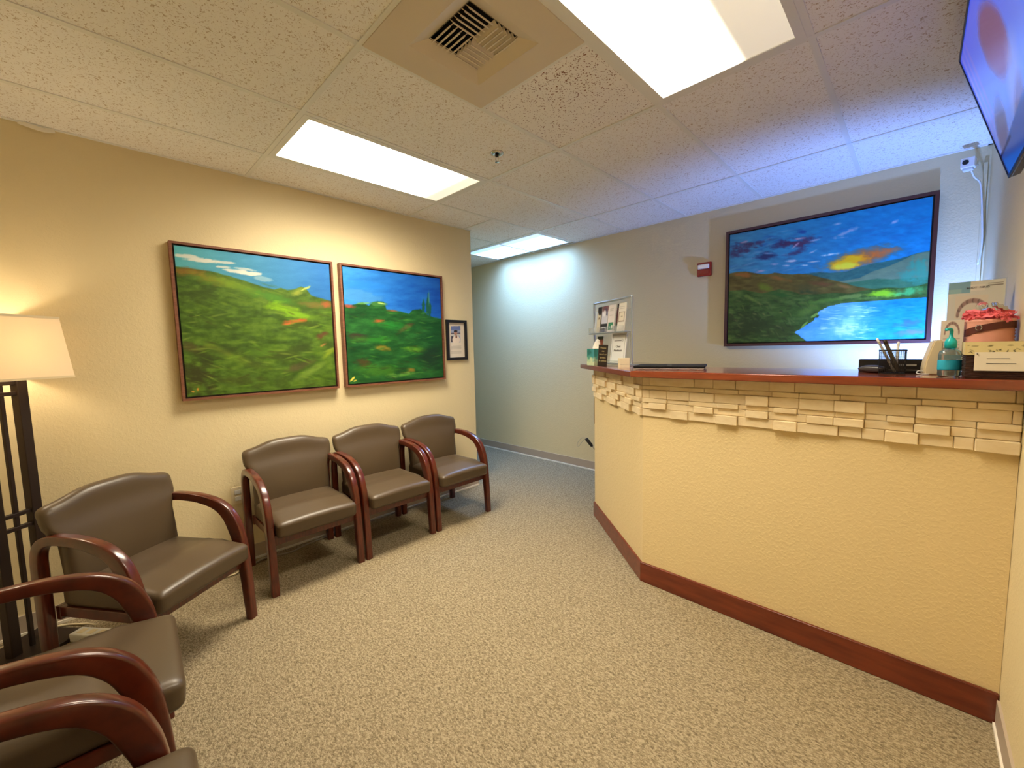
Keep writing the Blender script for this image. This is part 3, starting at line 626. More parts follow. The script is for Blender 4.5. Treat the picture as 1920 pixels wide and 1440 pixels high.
# painting 3
t = thing('painting', 'wide lake and mountain sunset painting above the reception counter', 'painting', (-.572, YB, 1.860), rot=RBACK)
M_WOODR = mat('dark_mahogany_frame', lin=(.075, .022, .018), rough=.35, coat=.3)
frame_picture(t, 1.26, .965, .055, M_WOODR, bw=.021)
c = Canvas(330, 250, (125, 440), (1800, 115), (1745, 1285), (125, 1325))
q = c.n1[..., None]; q2 = c.n2[..., None]
g = np.clip((c.X-200)/1100, 0, 1)[..., None]
c.c = np.array((56, 126, 164))*(1-g)+np.array((8, 124, 192))*g+40*q*np.array((.4, 1, 1))
c.strokes(80, (130, 400, 700, 740), 70, 12, [(72, 142, 190), (44, 84, 130), (30, 90, 160), (96, 150, 190)], .6, -12, 10, 21)
c.strokes(50, (700, 150, 1790, 520), 120, 14, [(24, 116, 190), (10, 136, 206), (34, 104, 176)], .5, -14, 6, 22)
for args in (((250, 530), 110, 34, (60, 44, 78), .9, -10), ((380, 500), 70, 18, (64, 52, 88), .8, -25), ((200, 590), 70, 26, (62, 46, 84), .8, -20), ((430, 610), 110, 26, (34, 44, 92), .9, -8), ((600, 510), 130, 32, (54, 36, 80), .9, -12), ((690, 500), 120, 34, (74, 46, 84), .9, -14), ((680, 575), 100, 22, (60, 44, 90), .8, -18), ((720, 410), 30, 14, (20, 66, 140), .8, 0), ((250, 495), 34, 8, (196, 160, 180), .8, -10), ((690, 470), 46, 9, (206, 170, 196), .85, -10), ((660, 530), 40, 8, (190, 160, 190), .8, -40), ((830, 480), 40, 7, (170, 180, 214), .8, -10), ((810, 575), 36, 9, (190, 190, 214), .9, -25), ((450, 590), 40, 6, (130, 160, 200), .8, 0), ((960, 596), 80, 9, (226, 232, 240), .95, -8), ((1010, 348), 36, 10, (170, 180, 214), .9, -8), ((1090, 415), 100, 13, (160, 168, 206), .8, -24), ((1040, 460), 60, 7, (160, 170, 210), .7, -5), ((1490, 325), 40, 11, (170, 180, 220), .8, -28), ((640, 650), 50, 7, (196, 200, 224), .8, -6), ((735, 687), 36, 6, (220, 224, 234), .9, 0), ((830, 657), 50, 6, (190, 190, 200), .8, -6), ((500, 678), 34, 7, (150, 160, 200), .8, 0), ((600, 690), 30, 6, (180, 186, 214), .8, 0), ((390, 735), 46, 10, (170, 150, 180), .8, -6)):
    (x, y), rx, ry, col, a, an = args; c.blob(x, y, rx*1.3, ry*1.35, col, a, an, .8, .8)
c.blob(1230, 620, 460, 90, (70, 104, 110), .75, -13, .5, .9); c.blob(1400, 575, 160, 34, (190, 110, 70), .8, -14, .5, .8)
c.blob(1200, 630, 360, 96, (206, 100, 36), .9, -15, .3, .8); c.blob(1110, 655, 210, 62, (236, 178, 22), .95, -14, .4, .6); c.blob(1080, 690, 130, 34, (250, 216, 60), .9, -8, .4, .6)
def hill3(pts, col, var=26, rag=.25):
    hm = c.below(pts, 6, rag)[..., None]; c.c = c.c*(1-hm)+(np.array(col)+var*q*np.array((1, 1, .7))*1.6)*hm
hill3([(700, 760), (860, 744), (960, 748), (1100, 735), (1200, 700), (1300, 672), (1400, 655), (1520, 632), (1600, 610), (1680, 582), (1800, 560)], (40, 96, 96))
hill3([(1060, 815), (1200, 790), (1300, 740), (1450, 690), (1560, 640), (1640, 600), (1720, 578), (1800, 565)], (92, 118, 98), 16)
hill3([(1100, 830), (1200, 815), (1350, 795), (1480, 800), (1600, 790), (1800, 780)], (52, 104, 78), 20)
for x, y, rx, ry in ((1600, 780, 90, 60), (1700, 740, 110, 120), (1640, 680, 16, 90), (1690, 700, 18, 110), (1730, 690, 20, 90)): c.blob(x, y, rx, ry, (56, 140, 122), .75, 0, .8, .6)
hill3([(100, 760), (200, 742), (260, 738), (360, 756), (430, 762), (500, 748), (560, 756), (640, 762), (700, 756), (800, 764), (900, 790), (1000, 812), (1080, 830), (1150, 855), (1300, 880), (1800, 900)], (86, 76, 34), 30)
for args in (((220, 765), 110, 26, (150, 92, 40), .8, 4), ((520, 790), 140, 26, (140, 90, 40), .7, 12), ((900, 840), 120, 24, (104, 62, 40), .7, 5), ((1080, 860), 90, 18, (140, 100, 56), .7, 10), ((420, 870), 90, 40, (96, 116, 28), .8, 20), ((760, 870), 160, 30, (70, 70, 36), .7, 8), ((780, 905), 120, 22, (40, 60, 34), .8, 4)):
    (x, y), rx, ry, col, a, an = args; c.blob(x, y, rx, ry, col, a, an, .6, .7)
hill3([(100, 900), (250, 890), (400, 920), (540, 885), (640, 900), (720, 925), (850, 925), (1000, 912), (1120, 920), (1230, 895), (1320, 880), (1450, 868), (1560, 872), (1700, 850), (1800, 820)], (54, 82, 34), 40)
for args in (((1400, 920), 150, 36, (136, 192, 36), .95, -3), ((1620, 900), 160, 36, (72, 170, 100), .85, -6), ((1120, 945), 170, 18, (120, 140, 70), .7, -8), ((900, 980), 200, 24, (80, 120, 44), .7, -6), ((1300, 955), 160, 14, (96, 130, 60), .7, -4), ((560, 930), 110, 26, (36, 84, 34), .8, 10), ((300, 960), 90, 18, (106, 130, 60), .6, 25), ((300, 1180), 260, 150, (36, 52, 26), .85, 0), ((600, 1080), 200, 80, (50, 80, 30), .7, 0), ((550, 1230), 180, 90, (50, 66, 28), .8, 0), ((780, 1060), 120, 40, (84, 116, 44), .7, -20)):
    (x, y), rx, ry, col, a, an = args; c.blob(x, y, rx, ry, col, a, an, .8, .7)
c.strokes(150, (130, 930, 850, 1310), 40, 9, [(80, 98, 48), (34, 46, 24), (104, 112, 66), (56, 76, 34), (36, 50, 28)], .6, 30, 40, 31)
# lake
xs = [640, 720, 800, 880, 870, 930, 1000, 1100, 1250, 1500, 1800]
edge = np.interp(c.Y, [940, 985, 1000, 1030, 1075, 1110, 1180, 1240, 1300, 1340], [1900, 1250, 1050, 930, 865, 860, 770, 670, 760, 800])+c.n2*40
lk = np.clip((c.X-edge)/6, 0, 1)*np.clip((c.Y-np.interp(c.X, [860, 1000, 1250, 1500, 1760], [1060, 1000, 982, 958, 944]))/5, 0, 1); lk = lk[..., None]
g2 = np.clip((c.X-1150)/350, 0, 1)[..., None]; water = np.array((80, 152, 226))*(1-g2)+np.array((10, 122, 208))*g2+60*q*np.array((.8, .7, .1))
c.c = c.c*(1-lk)+water*lk; keep = c.c.copy()
for args in (((1180, 1060), 120, 60, (132, 196, 240), .7, 0), ((1120, 1150), 150, 60, (140, 200, 236), .8, 0), ((1080, 1220), 180, 60, (180, 214, 236), .85, 0), ((1620, 1160), 140, 34, (70, 88, 220), .7, -8), ((1660, 1235), 150, 34, (112, 104, 226), .8, -4), ((1500, 1250), 130, 20, (60, 110, 236), .6, 0)):
    (x, y), rx, ry, col, a, an = args; c.blob(x, y, rx, ry, col, a, an, .8, .8)
c.strokes(110, (880, 1010, 1320, 1290), 60, 4, [(214, 234, 246), (90, 160, 230), (160, 206, 240)], .75, 0, 4, 41)
c.strokes(50, (1250, 990, 1750, 1280), 90, 5, [(40, 130, 245), (20, 90, 230), (90, 150, 240)], .5, -2, 4, 42)
c.c = keep*(1-lk)+c.c*lk
c.blob(840, 1095, 40, 10, (150, 190, 80), .6, -30); c.blob(750, 1180, 40, 8, (150, 190, 80), .6, -45)
c.build('canvas', 1.200, .905, M_PAINT, t, (0, 0, .0465), (0, 0, 0), tint=(1.3, 1.22, .95))
# small framed portrait
t = thing('framed_photo', 'small black framed portrait of a person in a white shirt with text below', 'picture', (XL, 2.495, 1.494), rot=RLEFT)
frame_picture(t, .245, .385, .02, M_BLACK, bw=.026)
c = Canvas(110, 180, (185, 210), (610, 230), (635, 1185), (215, 1190))
c.c[:] = (224, 214, 198)
c.rect(265, 310, 520, 770, (150, 160, 190)); c.rect(265, 310, 520, 420, (100, 116, 170)); c.rect(265, 500, 520, 530, (80, 76, 90)); c.rect(265, 530, 520, 600, (190, 190, 190)); c.rect(275, 590, 330, 760, (60, 50, 60))
c.blob(405, 700, 105, 130, (228, 214, 200), 1, 0, .1, .1); c.blob(410, 610, 26, 50, (120, 80, 70), 1, 0, .1, .2); c.blob(392, 515, 48, 60, (176, 130, 110), 1, 0, .1, .15); c.blob(392, 455, 54, 34, (34, 24, 26), 1, 0, .2, .15)
c.rect(200, 775, 640, 1200, (224, 214, 198)); c.rect(530, 200, 640, 1200, (224, 214, 198))
for y in list(range(870, 975, 18))+list(range(1015, 1085, 18)): c.rect(268, y, 545, y+7, (176, 168, 156))
c.build('photo_print', .193, .333, M_PRINT, t, (0, 0, .0035), (0, 0, 0))

# ------------------------------------------------------------------ television
tv = thing('television', 'flat television tilted down on the right wall, showing a violet blue picture', 'television', (.0, 0, 0))
bot = Vector((.215, 2.43, 1.99)); tp = Vector((.066, 2.43, 2.468)); upv = (tp-bot).normalized(); Ht = (tp-bot).length; Wt = .90
nn = Vector((-upv.z, 0, upv.x)); nn = -nn if nn.x > 0 else nn
mtv = Matrix((Vector((0, -1, 0)), upv, nn)).transposed().to_4x4(); mtv.translation = (bot+tp)/2+Vector((0, -Wt/2, 0))
tv.matrix_world = mtv
box('casing', (-Wt/2, -Ht/2, -.028), (Wt/2, Ht/2, -.002), M_BLACK, tv, bev=.003)
bm = bmesh.new(); bz = .009
for lo, hi in (((-Wt/2, Ht/2-bz, -.002), (Wt/2, Ht/2, .003)), ((-Wt/2, -Ht/2, -.002), (Wt/2, -Ht/2+bz, .003)), ((-Wt/2, -Ht/2+bz, -.002), (-Wt/2+bz, Ht/2-bz, .003)), ((Wt/2-bz, -Ht/2+bz, -.002), (Wt/2, Ht/2-bz, .003))): add_box(bm, lo, hi)
obj('bezel', bm, M_BLACK, tv)
box('rear_housing', (-.34, -.19, -.05), (.34, .12, -.028), M_BLACK, tv, bev=.008)
box('wall_arm', (-.09, -.10, -.10), (.09, .08, -.05), M_BLACK, tv, bev=.004)
c = Canvas(120, 80, (0, 0), (100, 0), (100, 60), (0, 60))
g = (c.Y/60)[..., None]; c.c = np.array((62, 84, 232))*(1-g)+np.array((92, 128, 214))*g
for x, w_, col in ((4, 2.4, (132, 110, 216)), (10, 2, (120, 104, 220)), (16, 2.6, (110, 100, 214))): c.blob(x, 20, w_, 40, col, .6, 4, .2, .8)
c.blob(50, 22, 17, 16, (104, 60, 104), .95, 20, .4, .3); c.blob(54, 40, 20, 8, (120, 130, 200), .7, -25, .4, .6)
c.blob(18, 44, 20, 9, (72, 66, 110), .85, -30, .4, .4); c.blob(45, 52, 22, 7, (90, 80, 130), .8, -30, .4, .4)
c.mix(np.clip((c.Y-(50-c.X*.06))/1.0, 0, 1), (34, 66, 150)); c.mix(((c.Y > 50) & (c.Y < 51.6) & (c.X < 26))*1.0, (16, 26, 90))
c.build('screen', Wt-2*bz, Ht-2*bz, M_SCREEN, tv, (0, 0, .0005), (0, 0, 0))

# ------------------------------------------------------------------ fire strobe, sprinkler, security camera, outlet
t = thing('fire_alarm', 'small red fire alarm strobe on the back wall left of the lake painting', 'fire alarm', (-1.388, YB, 2.065), rot=RBACK)
box('alarm_box', (-.06, -.06, 0), (.06, .06, .028), M_RED, t, bev=.006)
box('strobe_lens', (-.052, .002, .028), (.048, .042, .046), mat('strobe_lens', rgb=(235, 225, 215), rough=.15), t, bev=.008)
box('horn_cover', (-.045, -.045, .028), (.045, -.006, .036), M_RED, t, bev=.004)
t = thing('sprinkler', 'small chrome fire sprinkler head hanging from a ceiling tile', 'sprinkler', (-1.845, 1.792, H+.004))
lathe('escutcheon', [(.040, 0), (.038, -.006), (.018, -.012), (.015, -.003)], M_CHROME, t, n=20)
lathe('nozzle', [(.011, -.006), (.011, -.022), (.006, -.024)], M_BLACK, t, n=12)
bm = bmesh.new(); add_sweep(bm, [(.009, 0, -.02), (.013, 0, -.035), (.004, 0, -.05)], circ(.002, 5)); add_sweep(bm, [(-.009, 0, -.02), (-.013, 0, -.035), (-.004, 0, -.05)], circ(.002, 5)); obj('yoke', bm, M_CHROME, t)
lathe('deflector', [(.003, -.046), (.014, -.051), (.014, -.053), (.003, -.053)], M_CHROME, t, n=12)
t = thing('security_camera', 'small white cube camera at the top corner with a white cord hanging', 'camera', (.170, 3.80, 2.452), rz=math.radians(-12))
box('housing', (-.03, -.028, -.028), (.03, .028, .030), mat('camera_white', rgb=(240, 240, 240), rough=.3), t, bev=.005)
lathe('lens', [(.014, 0), (.014, .003), (.010, .004)], M_BLACK, t, n=20, loc=(-.008, -.028, .004), rot=(math.pi/2, 0, 0))
box('foot', (-.022, -.02, -.042), (.022, .02, -.028), M_WHITE, t, bev=.003)
tube('bracket', [(0, .02, 0), (.01, .06, .01), (.02, .105, .01)], .006, M_WHITE, t)
tube('cord', catmull([(.012, .0, -.040), (.02, .05, -.075), (.042, .075, -.11), (.052, .082, -.2), (.060, .085, -.33), (.066, .085, -.45), (.064, .085, -.53), (.055, .085, -.6)], 4), .0045, M_WHITE, t)
t = thing('wall_outlet', 'ivory wall outlet low on the left wall behind the row of chairs', 'outlet', (XL, .615, .468), rot=RLEFT)
box('cover_plate', (-.036, -.057, 0), (.036, .057, .005), M_IVORY, t, bev=.002)
for z in (-.022, .022): box('socket', (-.017, z-.014, .005), (.017, z+.014, .008), M_WHITE, t, bev=.002)
# cables on the floor
def cable(path, r, m, label): o = tube('cable', catmull(path, 5), r, m); return tag(o, label, 'cable')
cable([(-3.15, .50, .012), (-3.10, .62, .008), (-3.13, .74, .010), (-3.09, .88, .008), (-3.13, 1.02, .008), (-3.16, 1.3, .008), (-3.17, 1.7, .008), (-3.175, 2.1, .008)], .006, M_GREYC, 'grey cable looping along the wall behind the row of three chairs')
cable([(-2.98, .12, .008), (-3.03, .28, .008), (-3.07, .42, .008), (-3.05, .54, .008), (-3.12, .60, .01)], .005, M_IVORY, 'white cable on the carpet behind the angled chair')
cable([(-3.17, -.60, .008), (-3.12, -.45, .008), (-3.155, -.25, .008), (-3.08, -.14, .008), (-2.95, -.09, .04)], .005, M_IVORY, 'white cable on the floor by the floor lamp base')
t = thing('power_strip', 'white power strip on the floor under the angled chair', 'power strip', (-2.86, -.08, 0), math.radians(38))
box('body', (-.13, -.03, 0), (.13, .03, .04), M_WHITE, t, bev=.004)
for k in range(4): box('socket', (-.105+k*.055, -.016, .04), (-.075+k*.055, .016, .0415), M_IVORY, t)
t.location = (-2.86, -.08, 0)
t2 = thing('power_adapter', 'small black power adapter plugged in beside the power strip', 'adapter', (-2.74, .03, 0), math.radians(30))
box('body', (-.035, -.03, 0), (.035, .03, .045), M_BLACK, t2, bev=.006); tube('cord', catmull([(.03, 0, .02), (.07, .02, .012), (.12, .0, .006), (.18, .03, .006)], 4), .003, M_BLACK, t2)

# ------------------------------------------------------------------ things on the counter
Z = 1.262
def face_cam(x, y, extra=0): return math.atan2(-x, y)+extra       # rotation that turns local -Y to the camera side
# brochure rack
rk = thing('brochure_rack', 'silver tube brochure rack with two clear shelves on the counter end', 'brochure rack', (-1.637, 2.738, Z), math.atan2(-.20, .41))
wR = .247; hR = .476
bm = bmesh.new()
add_sweep(bm, catmull([(-wR, 0, 0), (-wR, 0, .2), (-wR, 0, hR-.02), (-wR+.02, 0, hR), (0, 0, hR), (wR-.02, 0, hR), (wR, 0, hR-.02), (wR, 0, .2), (wR, 0, 0)], 5), circ(.0085, 8), up=(0, 1, 0))
obj('tube_frame', bm, M_SILVER, rk, smooth=True)
for sx in (-1, 1): box('foot', (sx*wR-.012, -.05, 0), (sx*wR+.012, .06, .012), M_SILVER, rk, bev=.003)
box('back_panel', (-wR+.01, .004, .02), (wR-.01, .007, hR-.075), M_CLEAR, rk)
for z in (.008, .235):
    box('shelf', (-wR+.008, -.055, z), (wR-.008, .004, z+.010), M_SILVER, rk, bev=.002)
    box('shelf_front', (-wR+.008, -.058, z), (wR-.008, -.055, z+(.05 if z > .1 else .03)), M_CLEAR, rk)
def brochure(x, w_, h_, z, paint, label, nx=30, ny=60, tilt=-8, name='brochure', y=-.018):
    t = thing(name, label, 'brochure', loc=rk.matrix_basis @ Vector((x, y, z)), group='brochures in the rack')
    t.rotation_euler = (math.radians(tilt), 0, rk.rotation_euler[2])
    box('paper', (-w_/2, 0, 0), (w_/2, .004, h_), M_PAPER, t)
    c = Canvas(nx, ny); paint(c); c.build('cover_print', w_, h_, M_PRINT, t, (0, -.0006, h_/2), (math.pi/2, 0, 0)); return t
bpy.context.view_layer.update()
rk_m = Matrix.Translation(rk.location) @ Matrix.Rotation(rk.rotation_euler[2], 4, 'Z')
class _R: pass
rk_s = rk; 
def pA(c): c.c[:] = (196, 204, 216); c.rect(60, 10, 100, 90, (176, 190, 210))
def pB(c): c.c[:] = (206, 198, 178); c.blob(50, 8, 52, 26, (34, 30, 32), 1, 0, .1, .2); c.rect(82, 0, 100, 100, (70, 62, 58)); c.blob(40, 44, 12, 6, (96, 80, 56), .9)
def pC(c):
    c.c[:] = (196, 198, 214); c.blob(50, 6, 60, 26, (110, 70, 76), .95, 0, .2, .3); c.blob(70, 22, 26, 12, (70, 70, 100), .8, 30); c.blob(36, 28, 28, 14, (226, 226, 236), .9)
    c.rect(0, 66, 100, 100, (44, 44, 46)); c.rect(10, 80, 80, 83, (190, 196, 206)); c.rect(0, 90, 100, 100, (50, 66, 92))
def pD(c):
    c.c[:] = (214, 206, 204); c.rect(16, 64, 84, 92, (52, 124, 92)); c.blob(68, 82, 14, 8, (230, 232, 220), 1, 0, .2); 
    for y in (14, 20, 26, 38): c.rect(20, y, 70, y+1.5, (170, 166, 160))
def pE(c): c.c[:] = (74, 34, 36); c.rect(0, 0, 100, 14, (40, 38, 40)); c.rect(0, 70, 100, 100, (48, 60, 50))
def pF(c):
    c.c[:] = (216, 210, 200); c.rect(8, 30, 88, 66, (146, 128, 116)); c.rect(14, 33, 82, 63, (218, 208, 190)); c.rect(36, 46, 62, 50, (170, 160, 140))
    for y in (12, 18): c.rect(16, y, 80, y+1.2, (180, 176, 170))
def pG(c): c.c[:] = (122, 62, 40); c.blob(70, 50, 40, 20, (206, 120, 50), .9); c.rect(0, 0, 100, 12, (54, 60, 40)); c.rect(0, 80, 100, 100, (60, 80, 60))
def at_rack(x, y, z): return rk_m @ Vector((x, y, z))
def broch(*a, **k):
    x, w_, h_, z, paint, label = a; t = thing('brochure', label, 'brochure', loc=at_rack(x, k.get('y', -.02), z), group='brochures in the rack')
    t.rotation_euler = (math.radians(-7), 0, rk.rotation_euler[2]); box('paper', (-w_/2, 0, 0), (w_/2, .004, h_), M_PAPER, t)
    c = Canvas(24, 48); paint(c); c.build('cover_print', w_, h_, M_PRINT, t, (0, -.0006, h_/2), (math.pi/2, 0, 0)); return t
broch(-.205, .035, .17, .246, pA, 'pale blue leaflet at the left end of the upper rack shelf')
broch(-.150, .065, .20, .246, pB, 'leaflet with a dark arch on cream, upper rack shelf', y=-.026)
broch(-.068, .085, .20, .246, pC, 'leaflet with grey picture and black lower band, upper rack shelf', y=-.03)
broch(.023, .088, .20, .246, pD, 'white leaflet with a green square picture, upper rack shelf', y=-.03)
broch(.085, .026, .20, .246, pE, 'narrow dark red leaflet showing its edge, upper rack shelf')
broch(.148, .088, .20, .246, pF, 'cream leaflet with a thin square outline, right end of the upper rack shelf', y=-.026)
broch(-.160, .085, .20, .019, pG, 'orange brown leaflet behind the tissue box on the lower rack shelf')
t = thing('handbook', 'white bordered handbook in the lower rack shelf', 'book', loc=at_rack(.105, -.028, .020)); t.rotation_euler = (math.radians(-7), 0, rk.rotation_euler[2])
box('cover', (-.09, 0, 0), (.09, .006, .215), M_WHITE, t)
bm = bmesh.new()
for lo, hi in (((-.078, -.0008, .010), (.078, 0, .0115)), ((-.078, -.0008, .201), (.078, 0, .2025)), ((-.078, -.0008, .010), (-.0765, 0, .2025)), ((.0765, -.0008, .010), (.078, 0, .2025)), ((-.055, -.0008, .158), (.032, 0, .162))): add_box(bm, lo, hi)
obj('border_print', bm, M_INK, t)
tube('logo', [(.045+.009*math.cos(a_*.5), -.0006, .163+.007*math.sin(a_*.5)) for a_ in range(13)], .0008, M_INK, t, n=5)
text('title', 'Client', .024, M_INK, t, (0, -.001, .118), (math.pi/2, 0, 0)); text('title', 'Handbook', .024, M_INK, t, (0, -.001, .090), (math.pi/2, 0, 0))
# tissue box
t = thing('tissue_box', 'green and blue watercolour tissue box with a white tissue on the counter end', 'tissue box', (-1.728, 2.672, Z), math.radians(-26))
def boxside(k):
    c = Canvas(36, 36); c.c[:] = (44, 128, 116); c.mix(np.clip(c.X/100+c.n1*.8-.1, 0, 1)*.8, (84, 156, 176)); c.mix(np.clip((c.Y-45)/40+c.n2*2.5, 0, 1), (196, 208, 168)); c.blob(30+k*30, 20, 30, 20, (30, 100, 96), .7); return c
hb = .051
box('carton', (-hb, -hb, 0), (hb, hb, .125), M_PAPER, t)
for k, rz in enumerate((0, math.pi/2, math.pi, -math.pi/2)):
    d = Vector((0, -hb-.0006, .0625)); d.rotate(Euler((0, 0, rz))); boxside(k % 2).build('printed_side', hb*2, .125, M_PRINT, t, d, (math.pi/2, 0, rz))
def tis(u, v, s_):
    k = (v+1)/2; return (u*.034*(1-.65*k)+.018*k+.006*math.sin(6*u+4*k), .012*s_+.014*math.sin(3*u)*(1-k), .122+k*.075-.02*u*u*k)
obj('tissue', pillow(tis, 12, 12, p=3), mat('tissue_white', rgb=(240, 236, 226), rough=.9), t, smooth=True)
# black sign
t = thing('table_sign', 'narrow black tent sign with pale lettering on the counter end', 'sign', (-1.60, 2.545, Z), rot=(0, math.radians(4), math.radians(40)))
box('panel', (-.033, -.003, .002), (.033, .003, .152), mat('sign_black', rgb=(36, 28, 22), rough=.4), t)
box('stand', (-.03, .003, .0), (.03, .04, .004), M_BLACK, t)
for i, s_ in enumerate(('Please', 'no', 'food or', 'drinks', 'in office')): text('lettering', s_, .0165, M_GOLDTXT, t, (0, -.0035, .130-i*.023), (math.pi/2, 0, 0))
# cream box
t = thing('card_box', 'small cream card box beside the black sign', 'box', (-1.375, 2.450, Z), math.radians(52))
box('carton', (-.032, -.02, 0), (.032, .02, .062), M_IVORY, t, bev=.001); box('brown_edge', (.0322, -.018, 0), (.0335, .018, .062), M_WOODF, t)
box('printed_band', (-.032, -.0206, .020), (.032, -.02, .0215), M_GREYC, t)
# black folder / laptop
t = thing('laptop', 'closed black laptop lying flat on the counter', 'laptop', (-1.035, 2.385, Z), math.radians(17))
box('base', (-.185, -.118, .003), (.185, .118, .010), M_WHITE, t, bev=.004)
box('lid', (-.190, -.122, .010), (.190, .122, .024), mat('glossy_black_lid', rgb=(12, 12, 13), rough=.5, spec=.2), t, bev=.004)
for sx in (-1, 1):
    for sy in (-1, 1): box('rubber_foot', (sx*.14-.01, sy*.09-.006, 0), (sx*.14+.01, sy*.09+.006, .004), M_BLACK, t)
box('emblem', (-.012, -.05, .024), (.012, -.035, .0244), M_SILVER, t)
# label printer (black box) behind the pen cup
t = thing('card_holder', 'low black desk box behind the pen cup on the counter', 'desk box', (-.085, 2.47, Z), math.radians(0))
box('body', (-.103, -.03, 0), (.103, .035, .056), M_BLACK, t, bev=.002); box('silver_insert', (.03, -.032, .028), (.085, -.03, .036), M_SILVER, t)
box('slot', (-.09, -.031, .010), (.09, -.03, .013), M_GREYC, t)
t = thing('computer_mouse', 'small dark mouse shaped dome beside the pen cup', 'mouse', (-.135, 2.395, Z), math.radians(70))
obj('shell', pillow(lambda u, v, s_: (u*.028, v*.045, .017+.017*s_), 14, 14, p=2.4), mat('mouse_grey', rgb=(60, 56, 58), rough=.25), t, smooth=True)
# pen cup
t = thing('pen_cup', 'black wire mesh pen cup on the counter', 'pen cup', (-.074, 2.35, Z), math.radians(4))
bm = bmesh.new(); r_ = .041; hh = .098
for i in range(4):
    R_ = Matrix.Rotation(math.pi/2*i, 4, 'Z')
    for k in range(15):
        x = -r_+k*2*r_/14; add_box(bm, (x-.0006, -r_-.0006, .004), (x+.0006, -r_+.0006, hh), mtx=R_)
    for k in range(17):
        z = .004+k*hh/17; add_box(bm, (-r_, -r_-.0006, z-.0006), (r_, -r_+.0006, z+.0006), mtx=R_)
o = obj('mesh_wall', bm, M_BLACK, t)
bm = bmesh.new()
for i in range(4): add_box(bm, (-r_-.002, -r_-.002, hh-.003), (r_+.002, -r_+.002, hh+.002), mtx=Matrix.Rotation(math.pi/2*i, 4, 'Z'))
obj('rim', bm, M_BLACK, t); box('bottom', (-r_, -r_, 0), (r_, r_, .004), M_BLACK, t)
def pen(label, p0, p1, r0, m, tip, nm='pen'):
    p0 = Vector(p0); p1 = Vector(p1); d = (p1-p0); t = thing(nm, label, nm, p0); t.rotation_euler = d.to_track_quat('Z', 'Y').to_euler(); L_ = d.length
    lathe('barrel', [(r0*.3, 0), (r0, .012), (r0, L_-.02), (r0*.9, L_-.018)], m, t, n=12); lathe('cap', [(r0*.9, L_-.02), (r0*1.1, L_-.018), (r0*1.0, L_-.003), (r0*.4, L_)], tip, t, n=12)
bx, by = -.074, 2.35
pen('grey pen leaning far left out of the pen cup', (bx+.01, by-.01, Z+.006), (bx-.052, by-.005, Z+.150), .0045, M_GREYC, M_WHITE)
pen('dark marker leaning left out of the pen cup', (bx+.022, by+.008, Z+.006), (bx-.028, by+.008, Z+.142), .007, mat('marker_dark', rgb=(70, 58, 44), rough=.4), M_BRONZE, 'marker')
pen('clear capped white pen standing upright in the pen cup', (bx+.012, by+.02, Z+.006), (bx+.016, by+.024, Z+.134), .0045, M_WHITE, M_WHITE)
# cream device with a cable
t = thing('desk_device', 'cream upright desk device with rounded edges and a white cable', 'device', (.048, 2.36, Z), math.radians(12))
bm = bmesh.new(); pr = [(-.040, -.03), (-.040, .004), (-.006, .030), (.03, .030), (.036, -.03)]
pts = [(-.030, 0), (-.033, .02), (-.028, .055), (-.010, .128), (-.004, .136), (.018, .136), (.018, 0)]
lo = [bm.verts.new((x, -.028, z)) for x, z in pts]; hi = [bm.verts.new((x, .028, z)) for x, z in pts]; n_ = len(pts)
fs = [bm.faces.new(lo), bm.faces.new(hi[::-1])]+[bm.faces.new((lo[i], hi[i], hi[(i+1) % n_], lo[(i+1) % n_])) for i in range(n_)]
bmesh.ops.recalc_face_normals(bm, faces=bm.faces[:]); bmesh.ops.bevel(bm, geom=bm.edges[:], offset=.004, segments=2, affect='EDGES'); obj('shell', bm, M_CREAM, t)
tube('cable', catmull([(-.028, -.01, .012), (-.045, -.012, .014), (-.052, -.02, .006), (-.040, -.035, .003), (-.02, -.045, .003)], 5), .002, M_WHITE, t)
# hand sanitiser
t = thing('sanitizer_bottle', 'clear hand sanitizer bottle with teal pump on the counter', 'bottle', (.088, 2.262, Z), math.radians(20))
lathe('bottle', [(.026, 0), (.031, .004), (.031, .08), (.028, .094), (.014, .103), (.012, .108)], M_GEL, t, sx=1.05, sy=.72, n=28)
lathe('label_wrap', [(.0315, .025), (.0318, .026), (.0318, .06), (.0315, .061)], M_LABEL, t, sx=1.05, sy=.72, n=28)
box('label_stripe', (-.026, -.0236, .063), (.022, -.0228, .080), mat('label_grey', rgb=(120, 150, 155), rough=.5), t)
lathe('collar', [(.0165, .106), (.017, .128), (.012, .140), (.006, .146), (.0045, .16)], M_TEAL, t, n=20)
obj('nozzle', add_sweep(bmesh.new(), catmull([(0, 0, .158), (0, 0, .170), (-.006, -.006, .176), (-.022, -.018, .174)], 4), circ(.0055, 8)), M_TEAL, t, smooth=True)
# wicker basket
t = thing('wicker_basket', 'dark wicker basket with a cream printed liner, against the right wall', 'basket', (.193, 2.235, Z))
a_, b_2, hh = .068, .070, .105; bm = bmesh.new()
for k in range(14):
    z = .006+k*hh/14; off = .0012*(-1)**k
    path = []
    for (x, y) in ((-a_, -b_2), (a_, -b_2), (a_, b_2), (-a_, b_2)): path.append((x, y, z))
    P = []
    for i in range(4):
        p, q_ = Vector(path[i]), Vector(path[(i+1) % 4])
        for j in range(10):
            v_ = p.lerp(q_, j/10); nrm_ = Vector(((q_-p).y, -(q_-p).x, 0)).normalized(); P.append(v_+nrm_*off*math.cos(math.pi*j))
    add_sweep(bm, P, circ(.0042, 5), up=(0, 0, 1), closed=True)
o = obj('woven_wall', bm, M_WICKER, t); o['kind'] = 'stuff'
box('bottom', (-a_, -b_2, 0), (a_, b_2, .004), M_WICKER, t)
bm = bmesh.new()
